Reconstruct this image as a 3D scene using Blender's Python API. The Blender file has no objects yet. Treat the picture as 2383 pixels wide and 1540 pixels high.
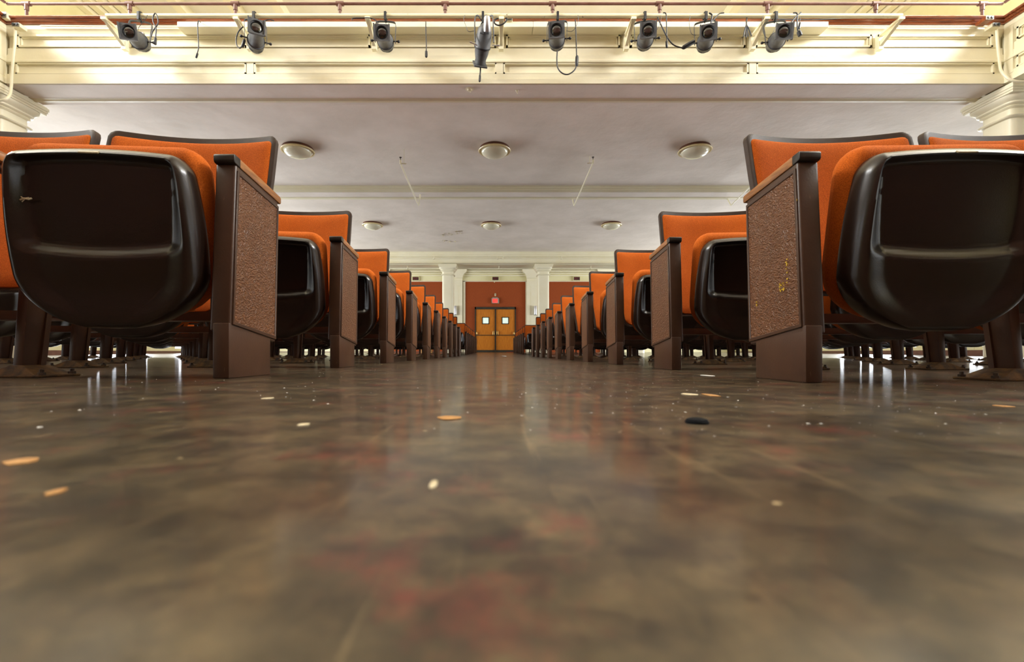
import bpy, bmesh, math, random
from mathutils import Vector, Matrix
random.seed(7)
S = bpy.context.scene
COL = S.collection
F = 1097.0; HX = 1149.0; HY = 821.0; CH = 0.0688      # focal length in px, vanishing point, camera height

# ------------------------------------------------------------------ camera, world, lights, exposure
cam = bpy.data.cameras.new('camera'); camo = bpy.data.objects.new('camera', cam); COL.objects.link(camo)
camo.location = (0, 0, CH); camo.rotation_euler = (math.pi/2, 0, 0)
cam.lens = F/2383*36; cam.sensor_width = 36; cam.sensor_fit = 'HORIZONTAL'
cam.shift_x = (1191.5-HX)/2383; cam.shift_y = (HY-770)/2383
cam.clip_start = 0.01; cam.clip_end = 200
cam.dof.use_dof = True; cam.dof.focus_distance = 2.4; cam.dof.aperture_fstop = 5.6
S.camera = camo
S.view_settings.view_transform = 'Standard'; S.view_settings.look = 'None'
S.view_settings.gamma = 1; S.view_settings.use_curve_mapping = False
S.view_settings.exposure = 0.0
S.cycles.use_denoising = True
S.cycles.max_bounces = 8; S.cycles.diffuse_bounces = 5; S.cycles.glossy_bounces = 4
S.cycles.use_adaptive_sampling = True; S.cycles.adaptive_threshold = 0.015
S.cycles.sample_clamp_indirect = 4.0
w = bpy.data.worlds.new('daylight'); S.world = w; w.use_nodes = True
w.node_tree.nodes['Background'].inputs[0].default_value = (0.75, 0.85, 1, 1)
w.node_tree.nodes['Background'].inputs[1].default_value = 0.5

def area(name, loc, rot, sx, sy, power, col):
    l = bpy.data.lights.new(name, 'AREA'); l.shape = 'RECTANGLE'; l.size = sx; l.size_y = sy
    l.energy = power; l.color = col
    o = bpy.data.objects.new(name, l); COL.objects.link(o); o.location = loc; o.rotation_euler = rot
    return o
PI = math.pi
DAY = (0.98, 0.985, 1.0)
UP_Y = (0.6, 3.6)                 # tall upper windows, each side
LO_Y = (-2.5, 1.5, 5.5, 9.5, 13.5, 17.5)      # windows below the side galleries
for s in (-1, 1):
    for y in UP_Y:
        area('upper_window_daylight', (s*10.85, y, 7.4), (0, s*PI/2, 0), 3.2, 2.0, 1050 if s < 0 else 1200, DAY)
    for y in LO_Y:
        area('lower_window_daylight', (s*10.85, y, 1.30), (0, s*PI/2, 0), 2.3, 2.5, ((20, 45, 100, 290, 450, 420) if s < 0 else (20, 30, 30, 130, 340, 400))[LO_Y.index(y)], (.89, .94, 1.0))

# ------------------------------------------------------------------ helpers
def lin(r, g, b):
    f = lambda c: (c/255/12.92) if c/255 <= .04045 else ((c/255+.055)/1.055)**2.4
    return (f(r), f(g), f(b), 1)
def gz(x, y):                      # gentle unevenness of the old floor
    t = min(max((x+.6)/1.3, 0), 1); t = t*t*(3-2*t)
    return -0.009*t*min(1, max(0, (14-y)/4)) + max(0, y-10)*0.0087
def W(px, py, Y):                  # a point of the hall seen at depth Y
    return Vector(((px-HX)*Y/F, Y, CH+(HY-py)*Y/F))

class M:                            # mesh collector
    def __init__(s): s.v = []; s.f = []
    def add(s, vs, fs):
        n = len(s.v); s.v += [tuple(v) for v in vs]; s.f += [tuple(i+n for i in f) for f in fs]; return s
    def box(s, x0, x1, y0, y1, z0, z1):
        return s.add([(x0,y0,z0),(x1,y0,z0),(x1,y1,z0),(x0,y1,z0),(x0,y0,z1),(x1,y0,z1),(x1,y1,z1),(x0,y1,z1)],
                     [(3,2,1,0),(4,5,6,7),(0,1,5,4),(1,2,6,5),(2,3,7,6),(3,0,4,7)])
    def prism(s, poly, axis, a, b):     # poly of 2D points extruded between a and b along axis
        n = len(poly)
        def P(p, t):
            return (t, p[0], p[1]) if axis == 'x' else ((p[0], t, p[1]) if axis == 'y' else (p[0], p[1], t))
        vs = [P(p, a) for p in poly]+[P(p, b) for p in poly]
        fs = [tuple(range(n))[::-1], tuple(range(n, 2*n))]+[(i, (i+1) % n, (i+1) % n+n, i+n) for i in range(n)]
        return s.add(vs, fs)
    def tube(s, pts, r, n=8, caps=True):
        pts = [Vector(p) for p in pts]; k = len(pts); rs = r if isinstance(r, (list, tuple)) else [r]*k
        vs = []; fs = []; up = None
        for i, p in enumerate(pts):
            d = (pts[min(i+1, k-1)]-pts[max(i-1, 0)]).normalized()
            if up is None:
                up = Vector((0, 0, 1)) if abs(d.z) < .9 else Vector((1, 0, 0))
            a = d.cross(up); 
            if a.length < 1e-5: a = d.cross(Vector((0, 1, 0)))
            a.normalize(); b = a.cross(d).normalized(); up = b
            for j in range(n):
                t = 2*PI*j/n; vs.append(p+a*math.cos(t)*rs[i]+b*math.sin(t)*rs[i])
        for i in range(k-1):
            for j in range(n):
                fs.append((i*n+j, i*n+(j+1) % n, (i+1)*n+(j+1) % n, (i+1)*n+j))
        if caps: fs += [tuple(range(n))[::-1], tuple(range((k-1)*n, k*n))]
        return s.add(vs, fs)
    def lathe(s, prof, n=32, mat=None, square=0, caps=True):   # prof = (r, z); square>0 makes a rounded square
        vs = []; fs = []; k = len(prof)
        for r, z in prof:
            for j in range(n):
                t = 2*PI*(j+.5)/n; c, q = math.cos(t), math.sin(t)
                if square: e = (abs(c)**square+abs(q)**square)**(-1/square)
                else: e = 1
                v = Vector((r*c*e, r*q*e, z)); vs.append(mat @ v if mat else v)
        for i in range(k-1):
            for j in range(n):
                fs.append((i*n+j, i*n+(j+1) % n, (i+1)*n+(j+1) % n, (i+1)*n+j))
        if caps: fs += [tuple(range(n))[::-1], tuple(range((k-1)*n, k*n))]
        return s.add(vs, fs)
    def xf(s, m):
        s.v = [tuple(m @ Vector(v)) for v in s.v]; return s
    def bevel(s, w, seg=2, ang=30):
        bm = bmesh.new(); vv = [bm.verts.new(v) for v in s.v]
        for f in s.f:
            try: bm.faces.new([vv[i] for i in f])
            except ValueError: pass
        bmesh.ops.recalc_face_normals(bm, faces=bm.faces)
        ed = [e for e in bm.edges if len(e.link_faces) == 2 and e.calc_face_angle(0) > math.radians(ang)]
        bmesh.ops.bevel(bm, geom=ed, offset=w, segments=seg, profile=.5, affect='EDGES', clamp_overlap=True)
        bm.verts.index_update(); s.v = [tuple(v.co) for v in bm.verts]; s.f = [tuple(v.index for v in f.verts) for f in bm.faces]
        bm.free(); return s
    def mesh(s, name, mat, smooth=False):
        me = bpy.data.meshes.new(name); me.from_pydata(s.v, [], s.f); me.validate()
        bm = bmesh.new(); bm.from_mesh(me); bmesh.ops.recalc_face_normals(bm, faces=bm.faces)
        if smooth:
            for f in bm.faces: f.smooth = True
            for e in bm.edges:
                if len(e.link_faces) == 2 and e.calc_face_angle(0) > math.radians(38): e.smooth = False
        bm.to_mesh(me); bm.free()
        me.materials.append(mat); return me
    def build(s, name, mat, parent=None, smooth=False):
        o = bpy.data.objects.new(name, s.mesh(name, mat, smooth)); COL.objects.link(o)
        if parent: o.parent = parent
        return o
def tag(o, label, cat, group=None, kind=None):
    if label: o['label'] = label
    if cat: o['category'] = cat
    if group: o['group'] = group
    if kind: o['kind'] = kind
    return o
def empty(name, loc, label=None, cat=None, group=None, kind=None):
    o = bpy.data.objects.new(name, None); COL.objects.link(o); o.location = loc; o.empty_display_size = .05
    return tag(o, label, cat, group, kind)
def inst(name, me, parent, loc=(0, 0, 0), rz=0, sc=None):
    o = bpy.data.objects.new(name, me); COL.objects.link(o); o.parent = parent; o.location = loc; o.rotation_euler = (0, 0, rz)
    if sc: o.scale = sc
    return o
def smooth_pts(pts, n=6):
    pts = [Vector(p) for p in pts]; P = [pts[0]]+pts+[pts[-1]]; out = []
    for i in range(1, len(P)-2):
        for k in range(n):
            t = k/n; a, b, c, d = P[i-1], P[i], P[i+1], P[i+2]
            out.append(.5*((2*b)+(-a+c)*t+(2*a-5*b+4*c-d)*t*t+(-a+3*b-3*c+d)*t**3))
    out.append(pts[-1]); return out
def sstep(a, b, x):
    t = min(max((x-a)/(b-a), 0), 1); return t*t*(3-2*t)

# ------------------------------------------------------------------ materials
def mat(name, col, rough=.5, metal=0, spec=.5, coat=0, build=None, emit=None, estr=0):
    m = bpy.data.materials.new(name); m.use_nodes = True; nt = m.node_tree
    b = nt.nodes['Principled BSDF']
    b.inputs['Base Color'].default_value = col; b.inputs['Roughness'].default_value = rough
    b.inputs['Metallic'].default_value = metal; b.inputs['Specular IOR Level'].default_value = spec
    b.inputs['Coat Weight'].default_value = coat
    if emit: b.inputs['Emission Color'].default_value = emit; b.inputs['Emission Strength'].default_value = estr
    if build: build(nt, b)
    return m
def N(nt, t, **kw):
    n = nt.nodes.new(t)
    for k, v in kw.items():
        if k in n.inputs: n.inputs[k].default_value = v
        else: setattr(n, k, v)
    return n
def coords(nt, scale=(1, 1, 1), kind='Object'):
    tc = N(nt, 'ShaderNodeTexCoord'); mp = N(nt, 'ShaderNodeMapping'); mp.inputs['Scale'].default_value = scale
    nt.links.new(tc.outputs[kind], mp.inputs['Vector']); return mp.outputs['Vector']
def noise(nt, vec, scale, detail=3, rough=.5):
    n = N(nt, 'ShaderNodeTexNoise'); n.inputs['Scale'].default_value = scale; n.inputs['Detail'].default_value = detail
    n.inputs['Roughness'].default_value = rough
    nt.links.new(vec, n.inputs['Vector']); return n.outputs['Fac']
def ramp(nt, fac, stops):
    r = N(nt, 'ShaderNodeValToRGB'); e = r.color_ramp.elements
    while len(e) < len(stops): e.new(.5)
    for i, (p, c) in enumerate(stops): e[i].position = p; e[i].color = c
    nt.links.new(fac, r.inputs['Fac']); return r.outputs['Color']
def mixc(nt, fac, a, b, mode='MIX'):
    m = N(nt, 'ShaderNodeMix'); m.data_type = 'RGBA'; m.blend_type = mode
    for sock, v in ((m.inputs[0], fac), (m.inputs[6], a), (m.inputs[7], b)):
        if hasattr(v, 'node'): nt.links.new(v, sock)
        else: sock.default_value = v
    return m.outputs[2]
def bump(nt, b, h, dist, strength=1):
    n = N(nt, 'ShaderNodeBump'); n.inputs['Distance'].default_value = dist; n.inputs['Strength'].default_value = strength
    nt.links.new(h, n.inputs['Height']); nt.links.new(n.outputs['Normal'], b.inputs['Normal'])
def mottled(c0, c1, scale, detail=4, bd=0, bs=20, rr=None, stretch=(1, 1, 1)):
    def f(nt, b):
        v = coords(nt, stretch); n = noise(nt, v, scale, detail, .6)
        nt.links.new(ramp(nt, n, [(.35, c0), (.65, c1)]), b.inputs['Base Color'])
        if bd: bump(nt, b, noise(nt, v, bs, 5, .6), bd)
        if rr:
            nt.links.new(ramp(nt, noise(nt, v, scale*1.7, 3), [(.3, (rr[0],)*3+(1,)), (.7, (rr[1],)*3+(1,))]), b.inputs['Roughness'])
    return f
CREAM = mat('cream_gloss_paint', lin(238, 229, 184), .38, build=mottled(lin(238, 230, 198), lin(243, 237, 210), 1.3, 4, .004, 6, (.3, .45)))
CREAMW = mat('aged_cream_paint', lin(226, 219, 172), .5, build=mottled(lin(220, 212, 162), lin(230, 224, 180), 1.0, 4))
HALLC = mat('off_white_hall_ceiling_paint', lin(236, 232, 216), .5, build=mottled(lin(230, 225, 208), lin(240, 236, 222), .8, 4))
PLASTER = mat('mauve_grey_ceiling_paint', lin(206, 197, 190), .8, spec=.25, build=mottled(lin(226, 216, 203), lin(240, 230, 218), 1.1, 6, .010, 3.0, (.72, .85)))
RUST = mat('rust_fabric_wall_panel', lin(140, 62, 18), .9, build=mottled(lin(140, 60, 14), lin(156, 72, 20), 40, 3, .001, 400))
def orange_build(nt, b):
    v = coords(nt); n = noise(nt, v, 5, 4); f = noise(nt, v, 420, 2, .8)
    c = ramp(nt, n, [(.3, lin(188, 90, 24)), (.7, lin(200, 102, 34))])
    c2 = mixc(nt, .75, c, ramp(nt, f, [(.35, (.25, .25, .25, 1)), (.65, (.68, .68, .68, 1))]), 'OVERLAY')
    nt.links.new(c2, b.inputs['Base Color']); bump(nt, b, f, .0012)
    b.inputs['Sheen Weight'].default_value = .25; b.inputs['Sheen Roughness'].default_value = .5
    b.inputs['Sheen Tint'].default_value = lin(230, 150, 90)
ORANGE = mat('orange_woven_upholstery', lin(222, 104, 24), .95, spec=.15, build=orange_build)
def plastic_build(nt, b):
    v = coords(nt); n = noise(nt, v, 14, 5, .6)
    nt.links.new(ramp(nt, n, [(.3, lin(29, 19, 14)), (.7, lin(33, 22, 16))]), b.inputs['Base Color'])
    nt.links.new(ramp(nt, noise(nt, v, 6, 3), [(.3, (.22,)*3+(1,)), (.75, (.27,)*3+(1,))]), b.inputs['Roughness'])
    bump(nt, b, noise(nt, v, 380, 2), .00012)
SHELL = mat('dark_brown_moulded_plastic', lin(50, 35, 27), .28, build=plastic_build)
RIM = mat('brown_grained_plastic', lin(76, 60, 52), .5, spec=.3, build=mottled(lin(50, 37, 29), lin(60, 45, 36), 20, 3, .0002, 500))
def metal_build(nt, b):
    v = coords(nt); n = noise(nt, v, 9, 6, .65); sc = noise(nt, coords(nt, (60, 60, 6)), 2, 5, .7)
    c = ramp(nt, n, [(.3, lin(58, 36, 22)), (.7, lin(72, 46, 29))])
    c = mixc(nt, ramp(nt, sc, [(.66, (0, 0, 0, 1)), (.74, (.5, .5, .5, 1))]), c, lin(140, 116, 92))
    nt.links.new(c, b.inputs['Base Color']); bump(nt, b, noise(nt, v, 160, 3), .0003)
BROWN = mat('brown_enamelled_steel', lin(88, 60, 44), .42, build=metal_build)
def hammer_build(nt, b):
    v = coords(nt, (1, 1, 1.55))
    nn = N(nt, 'ShaderNodeTexNoise'); nn.inputs['Scale'].default_value = 26; nt.links.new(v, nn.inputs['Vector'])
    ad = N(nt, 'ShaderNodeMix'); ad.data_type = 'VECTOR'; ad.inputs[0].default_value = .05
    nt.links.new(v, ad.inputs[4]); nt.links.new(nn.outputs['Color'], ad.inputs[5])
    vo = N(nt, 'ShaderNodeTexVoronoi'); vo.feature = 'SMOOTH_F1'; vo.inputs['Scale'].default_value = 150
    nt.links.new(ad.outputs[1], vo.inputs['Vector']); bump(nt, b, vo.outputs['Distance'], .0042, .9)
    n = noise(nt, coords(nt), 7, 4)
    nt.links.new(ramp(nt, n, [(.3, lin(94, 59, 36)), (.7, lin(108, 69, 43))]), b.inputs['Base Color'])
PLATE = mat('dull_beige_plate', lin(150, 136, 104), .4, build=mottled(lin(132, 118, 88), lin(162, 148, 114), 90))
HAMMER = mat('hammered_brown_laminate', lin(124, 84, 58), .38, build=hammer_build)
def wood_build(c0, c1, st=(1, 1, 1), sc=8):
    def f(nt, b):
        v = coords(nt, st); n = noise(nt, v, sc, 6, .65)
        nt.links.new(ramp(nt, n, [(.35, c0), (.65, c1)]), b.inputs['Base Color'])
        bump(nt, b, n, .0004)
    return f
ARM = mat('worn_armrest_wood', lin(130, 84, 42), .38, build=wood_build(lin(118, 74, 38), lin(172, 116, 62), (10, 1, 10), 9))
DARKEND = mat('blackened_armrest_end', lin(38, 33, 28), .38, build=wood_build(lin(32, 27, 22), lin(48, 42, 36), (1, 1, 1), 30))
CAPWOOD = mat('varnished_red_brown_wood', lin(140, 74, 42), .25, coat=.4, build=wood_build(lin(112, 54, 28), lin(160, 90, 54), (1, 14, 14), 3))
OAK = mat('golden_oak_veneer', lin(190, 118, 40), .35, build=wood_build(lin(178, 100, 22), lin(208, 130, 40), (14, 1, 1.2), 4))
RUSTY = mat('rusty_floor_plate', lin(82, 60, 38), .75, build=mottled(lin(44, 30, 20), lin(104, 76, 38), 30, 6, .0006, 90))
BOLT = mat('dull_bolt_steel', lin(74, 66, 60), .5, metal=.6, build=mottled(lin(60, 52, 46), lin(90, 80, 72), 60))
LAMPG = mat('grey_cast_metal', lin(84, 86, 88), .5, build=mottled(lin(74, 75, 76), lin(92, 94, 96), 14, 5, .0003, 150))
BLACK = mat('black_rubber', lin(34, 36, 40), .45, build=mottled(lin(30, 31, 35), lin(42, 44, 50), 30))
CHROME = mat('polished_aluminium', lin(200, 202, 205), .36, metal=1, build=mottled(lin(190, 190, 192), lin(212, 214, 218), 8))
LENS = mat('dark_lens_glass', lin(22, 22, 20), .04, spec=1.0, coat=1, build=mottled(lin(20, 20, 18), lin(28, 27, 22), 4))
RAIL = mat('brown_painted_pipe', lin(108, 76, 66), .3, build=mottled(lin(100, 68, 58), lin(116, 84, 74), 6))
def pipe_build(nt, b):
    v = coords(nt); n = noise(nt, v, 9, 6, .75)
    c = ramp(nt, n, [(.64, lin(238, 228, 188)), (.67, lin(120, 100, 84))]); nt.links.new(c, b.inputs['Base Color'])
PIPEM = mat('chipped_cream_pipe_paint', lin(238, 228, 188), .35, build=pipe_build)
DOME = mat('opal_glass', lin(228, 224, 196), .16, build=mottled(lin(222, 217, 188), lin(234, 230, 204), 3))
DOMERIM = mat('cream_enamel_ring', lin(232, 214, 160), .3, build=mottled(lin(226, 206, 150), lin(238, 222, 172), 5))
DOMEBASE = mat('brown_lamp_base', lin(96, 56, 34), .4, build=mottled(lin(84, 48, 28), lin(108, 64, 40), 7))
BBRD = mat('brown_baseboard_paint', lin(104, 66, 50), .45, build=mottled(lin(96, 60, 46), lin(114, 74, 58), 6))
DFRAME = mat('dark_olive_door_paint', lin(52, 48, 36), .4, build=mottled(lin(46, 42, 32), lin(58, 54, 42), 6))
BRASS = mat('aged_brass', lin(190, 150, 86), .3, metal=.9, build=mottled(lin(180, 140, 76), lin(204, 164, 100), 20))
GREYBOX = mat('grey_steel_box', lin(150, 146, 132), .4, build=mottled(lin(140, 136, 122), lin(160, 156, 142), 10))
SIGNBLACK = mat('black_sign_face', lin(26, 22, 24), .3, build=mottled(lin(22, 18, 20), lin(32, 28, 30), 10))
SIGNBLACK2 = mat('matt_black_rubber', lin(16, 18, 22), .9, spec=.15, build=mottled(lin(12, 14, 17), lin(20, 22, 27), 300))
DIMRED = mat('unlit_red_letters', lin(150, 66, 62), .4, build=mottled(lin(140, 60, 56), lin(160, 74, 70), 10))
SIGNRED = mat('lit_red_exit_face', lin(255, 90, 80), .4, emit=lin(255, 84, 74), estr=.75, build=mottled(lin(250, 84, 74), lin(255, 98, 88), 10))
SIGNLET = mat('exit_sign_lettering', lin(168, 40, 36), .4, build=mottled(lin(160, 36, 32), lin(176, 46, 42), 10))
CHIP = mat('pale_paint_chip', lin(226, 216, 186), .7, build=mottled(lin(190, 176, 140), lin(214, 202, 172), 60))
CHIPW = mat('white_paint_chip', lin(240, 240, 236), .7, build=mottled(lin(228, 228, 224), lin(248, 248, 246), 60))
TAN = mat('tan_flake', lin(196, 150, 84), .8, build=mottled(lin(160, 112, 58), lin(184, 140, 84), 60))
REDM = mat('red_mat', lin(176, 26, 20), .8, build=mottled(lin(160, 22, 18), lin(190, 34, 26), 20))
PANE = mat('door_window_view', lin(214, 232, 222), .15, emit=lin(206, 226, 212), estr=.55, build=mottled(lin(206, 228, 214), lin(224, 238, 230), 5))
PANEG = mat('daylit_window_pane', lin(235, 240, 245), .2, emit=lin(235, 243, 255), estr=1.2, build=mottled(lin(232, 238, 244), lin(240, 244, 248), 3))

def floor_build(nt, b):
    tc = N(nt, 'ShaderNodeTexCoord'); v = tc.outputs['Object']
    def mp(sc, rot=0):
        m = N(nt, 'ShaderNodeMapping'); m.inputs['Scale'].default_value = sc; m.inputs['Rotation'].default_value = (0, 0, rot)
        nt.links.new(v, m.inputs['Vector']); return m.outputs['Vector']
    n1 = noise(nt, v, 7, 7, .68)
    base = ramp(nt, n1, [(.30, lin(44, 34, 23)), (.5, lin(70, 58, 39)), (.7, lin(90, 77, 54))])
    n2 = noise(nt, mp((1, 1.7, 1), .4), 13, 7, .72)
    dark = ramp(nt, n2, [(.48, (0, 0, 0, 1)), (.60, (.8,)*3+(1,))])
    c = mixc(nt, dark, base, lin(34, 23, 16))
    n3 = noise(nt, mp((1.2, 1, 1), 1.1), 6.5, 7, .72)
    redf = ramp(nt, n3, [(.55, (0, 0, 0, 1)), (.68, (.75,)*3+(1,))])
    c = mixc(nt, redf, c, lin(96, 32, 28))
    mid = noise(nt, mp((1, .75, 1), .2), 24, 6, .75)
    c = mixc(nt, .85, c, ramp(nt, mid, [(.36, (.16,)*3+(1,)), (.62, (.80,)*3+(1,))]), 'OVERLAY')
    # long scuffs in two directions
    for rot, sx in ((.5, 30), (-.9, 24), (.05, 40)):
        s = noise(nt, mp((sx, 1.5, 1), rot), 1.6, 5, .65)
        sf = ramp(nt, s, [(.62, (0, 0, 0, 1)), (.72, (.35,)*3+(1,))])
        c = mixc(nt, sf, c, lin(146, 124, 90))
    fine = noise(nt, v, 60, 5, .7)
    c = mixc(nt, .5, c, ramp(nt, fine, [(.32, (.22,)*3+(1,)), (.68, (.74,)*3+(1,))]), 'OVERLAY')
    vo = N(nt, 'ShaderNodeTexVoronoi'); vo.inputs['Scale'].default_value = 34; nt.links.new(v, vo.inputs['Vector'])
    sp = ramp(nt, vo.outputs['Distance'], [(.05, (1, 1, 1, 1)), (.085, (0, 0, 0, 1))])
    gate = ramp(nt, vo.outputs['Color'], [(.78, (0, 0, 0, 1)), (.8, (1, 1, 1, 1))])
    spf = mixc(nt, 1.0, sp, gate, 'MULTIPLY')
    c = mixc(nt, spf, c, lin(190, 170, 130))
    nt.links.new(c, b.inputs['Base Color'])
    nt.links.new(ramp(nt, noise(nt, v, 7, 6, .65), [(.3, (.30,)*3+(1,)), (.7, (.46,)*3+(1,))]), b.inputs['Roughness'])
    b.inputs['Coat Weight'].default_value = .42; b.inputs['Coat Roughness'].default_value = .12
    bump(nt, b, noise(nt, v, 45, 7, .75), .00035, .6)
FLOOR = mat('scuffed_brown_floor', lin(104, 88, 70), .3, spec=.5, build=floor_build)

# ------------------------------------------------------------------ room shell
HW = 11.0; YB = 21.8; YF = -7.0; ZC = 9.7
xs = [-11, -8, -5, -3, -2, -1.2]+[-.6+.1*i for i in range(14)]+[1.5, 3, 5, 8, 11]
ys = [-7, -4, -1, 0, 2, 5, 8, 10, 11, 12, 13, 14, 16, 18, 20, 21.8]
m = M(); nx = len(xs)
m.add([(x, y, gz(x, y)) for y in ys for x in xs], [(j*nx+i, j*nx+i+1, (j+1)*nx+i+1, (j+1)*nx+i) for j in range(len(ys)-1) for i in range(nx-1)])
def struct(o, label, cat):
    return tag(o, label, cat, kind='structure')
fl = m.build('floor', FLOOR, smooth=True); struct(fl, 'scuffed brown hall floor with red stains and scratches running down the aisle', 'floor')
def side_wall(s, name, label):
    m = M(); x0, x1 = (-HW-.2, -HW) if s < 0 else (HW, HW+.2)
    ops = [(y-1.0, y+1.0, 5.8, 9.0) for y in UP_Y]
    segs = []
    # lower strip with openings
    def strip(z0, z1, wins, za, zb):
        m.box(x0, x1, YF, YB, z0, za); m.box(x0, x1, YF, YB, zb, z1)
        e = [YF]+[q for y, h in wins for q in (y-h, y+h)]+[YB]
        for i in range(0, len(e), 2): m.box(x0, x1, e[i], e[i+1], za, zb)
    strip(-.2, 4.3, [(y, 1.3) for y in LO_Y], .14, 2.5)
    strip(4.3, ZC+.1, [(y, 1.0) for y in UP_Y], 5.8, 9.0)
    return struct(m.build(name, CREAMW), label, 'wall')
side_wall(-1, 'wall_left', 'cream side wall beyond the left block of seats')
side_wall(1, 'wall_right', 'cream side wall beyond the right block of seats')
struct(M().box(-HW-.2, HW+.2, YB, YB+.25, -.1, ZC+.1).build('wall_back', CREAMW), 'cream rear wall behind the last rows with rust panels', 'wall')
struct(M().box(-HW-.2, HW+.2, YF-.2, YF, -.2, ZC+.1).build('wall_front', BBRD), 'dark brown stage wall behind the viewer', 'wall')
struct(M().box(-HW-.2, HW+.2, YF-.2, YB+.2, ZC, ZC+.2).build('ceiling', HALLC), 'high cream hall ceiling glimpsed above the balcony rail', 'ceiling')
wn = 0
for s in (-1, 1):
    for (yy, hw, za, zb) in [(y, 1.0, 5.8, 9.0) for y in UP_Y]+[(y, 1.3, .14, 2.5) for y in LO_Y]:
        wn += 1; xa = s*(HW+.05); sd = 'left' if s < 0 else 'right'
        r = empty('window_%d' % wn, (xa, yy, za), None, None, None, 'structure')
        tag(r, 'daylit window %s the side gallery, number %d on the %s wall' % ('above' if za > 4 else 'below', wn, sd), 'window')
        M().box(-.01, .01, -hw, hw, 0, zb-za).build('pane', PANEG, r)
        for q in (-hw+.04, 0, hw-.04): M().box(-.04, .04, q-.04, q+.04, 0, zb-za).build('window_frame', CREAMW, r)
        for q in (0.04, (zb-za)/2, zb-za-.04): M().box(-.038, .038, -hw, hw, q-.04, q+.04).build('window_frame', CREAMW, r)
for i, (x0, x1, y0, y1, nm, lb) in enumerate([(-HW, -HW+.03, YF, YB, 'baseboard_left', 'brown baseboard along the left wall'), (HW-.03, HW, YF, YB, 'baseboard_right', 'brown baseboard along the right wall'),
        (-HW, -1.45, YB-.03, YB, 'baseboard_back', 'brown baseboard along the rear wall')]):
    struct(M().box(x0, x1, y0, y1, 0, .135).build(nm, BBRD), lb, 'baseboard')
# beams on the high ceiling
for i, x in enumerate((-8.6, -7.1, -5.9, 6.6, 7.9)):
    m = M().box(x-.12, x+.12, 6, YB, ZC-.25, ZC)
    struct(m.build('trim_%d' % (i+1), CREAM), 'cream ceiling beam of the high ceiling, %s of five' % ('first', 'second', 'third', 'fourth', 'fifth')[i], 'beam')
for s in (-1, 1):
    m = M()
    for k in range(5): m.box(s*(HW-.1-.22*k)-.09, s*(HW-.1-.22*k)+.09, 3, YB, ZC-.5+.1*k, ZC)
    struct(m.build('trim_%d' % (6 if s < 0 else 7), CREAM), 'stepped cream cornice high on the %s wall' % ('left' if s < 0 else 'right'), 'cornice')

# ------------------------------------------------------------------ balcony (rear) and side galleries
YFc = 6.2; XL, XR = -6.41, 6.71
bal = empty('balcony', (0, YFc, 3.6), 'deep cream panelled rear balcony with red-brown wooden ledge over the seats', 'balcony', None, 'structure')
def child(mm, name, mt, par, smooth=False):
    o = mm.build(name, mt, None, smooth); o.parent = par; o.matrix_parent_inverse = Matrix.Translation(-par.location); return o
zf = lambda py: CH+(HY-py)*YFc/F
# wall body of the parapet, recessed panel bands as real steps
prof = [(YFc+.30, 3.60), (YFc-.02, 3.60), (YFc-.02, 3.66), (YFc, 3.67), (YFc, 3.737), (YFc+.03, 3.745), (YFc+.03, 3.872), (YFc-.015, 3.888), (YFc-.015, 3.912),
        (YFc+.0, 3.925), (YFc+.0, 3.99), (YFc+.015, 3.997), (YFc+.015, 4.085), (YFc+.04, 4.095), (YFc+.04, 4.24), (YFc+.02, 4.25), (YFc-.0, 4.30), (YFc-.01, 4.32), (YFc-.01, 4.375), (YFc+.30, 4.375)]
child(M().prism(prof, 'x', XL, XR), 'parapet', CREAM, bal)
child(M().prism([(YFc+.3, 4.375), (YFc-.025, 4.375), (YFc-.035, 4.385), (YFc-.03, 4.395), (YFc-.045, 4.40), (YFc-.06, 4.412), (YFc-.05, 4.425), (YFc-.07, 4.43), (YFc-.08, 4.442), (YFc-.075, 4.455), (YFc+.3, 4.455)], 'x', XL, XR),
      'wooden_ledge', CAPWOOD, bal)
xw = lambda px: (px-HX)*YFc/F
def frame(mm, x0, x1, z0, z1, w, y, d, axis='y', sgn=-1):
    for (a, b, c, e) in ((x0, x1, z1-w, z1), (x0, x1, z0, z0+w), (x0, x0+w, z0, z1), (x1-w, x1, z0, z1)):
        if axis == 'y': mm.box(a, b, y-d, y+.03, c, e)
        else: mm.box(min(y-sgn*.04, y+sgn*d), max(y-sgn*.04, y+sgn*d), a, b, c, e)
br_px = [296, 585, 873, 1166, 1455, 1747, 2041]
edges = [36]+br_px+[2314]
for i in range(8):
    a, b = xw(edges[i]+(12 if i else 3)), xw(edges[i+1]-(12 if i < 7 else 3))
    mm = M(); frame(mm, a, b, 4.095, 4.255, .022, YFc+.02, .02); frame(mm, a+.03, b-.03, 4.115, 4.235, .014, YFc+.03, .012)
    child(mm, 'panel_moulding', CREAM, bal)
for i in range(9):
    a = xw(edges[i]); mm = M().box(a-(.03 if i in (0, 8) else .045), a+(.03 if i in (0, 8) else .045), YFc+.01, YFc+.05, 4.09, 4.25)
    child(mm, 'pier', CREAM, bal)
low = [(36, 572), (591, 1155), (1172, 1742), (1761, 2314)]
for a, b in low:
    mm = M(); frame(mm, xw(a), xw(b), 3.74, 3.885, .018, YFc+.02, .02)
    child(mm, 'panel_moulding', CREAM, bal)
for a in (582, 1163, 1752):
    child(M().box(xw(a)-.045, xw(a)+.045, YFc+.0, YFc+.05, 3.74, 3.885), 'pier', CREAM, bal)
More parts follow.
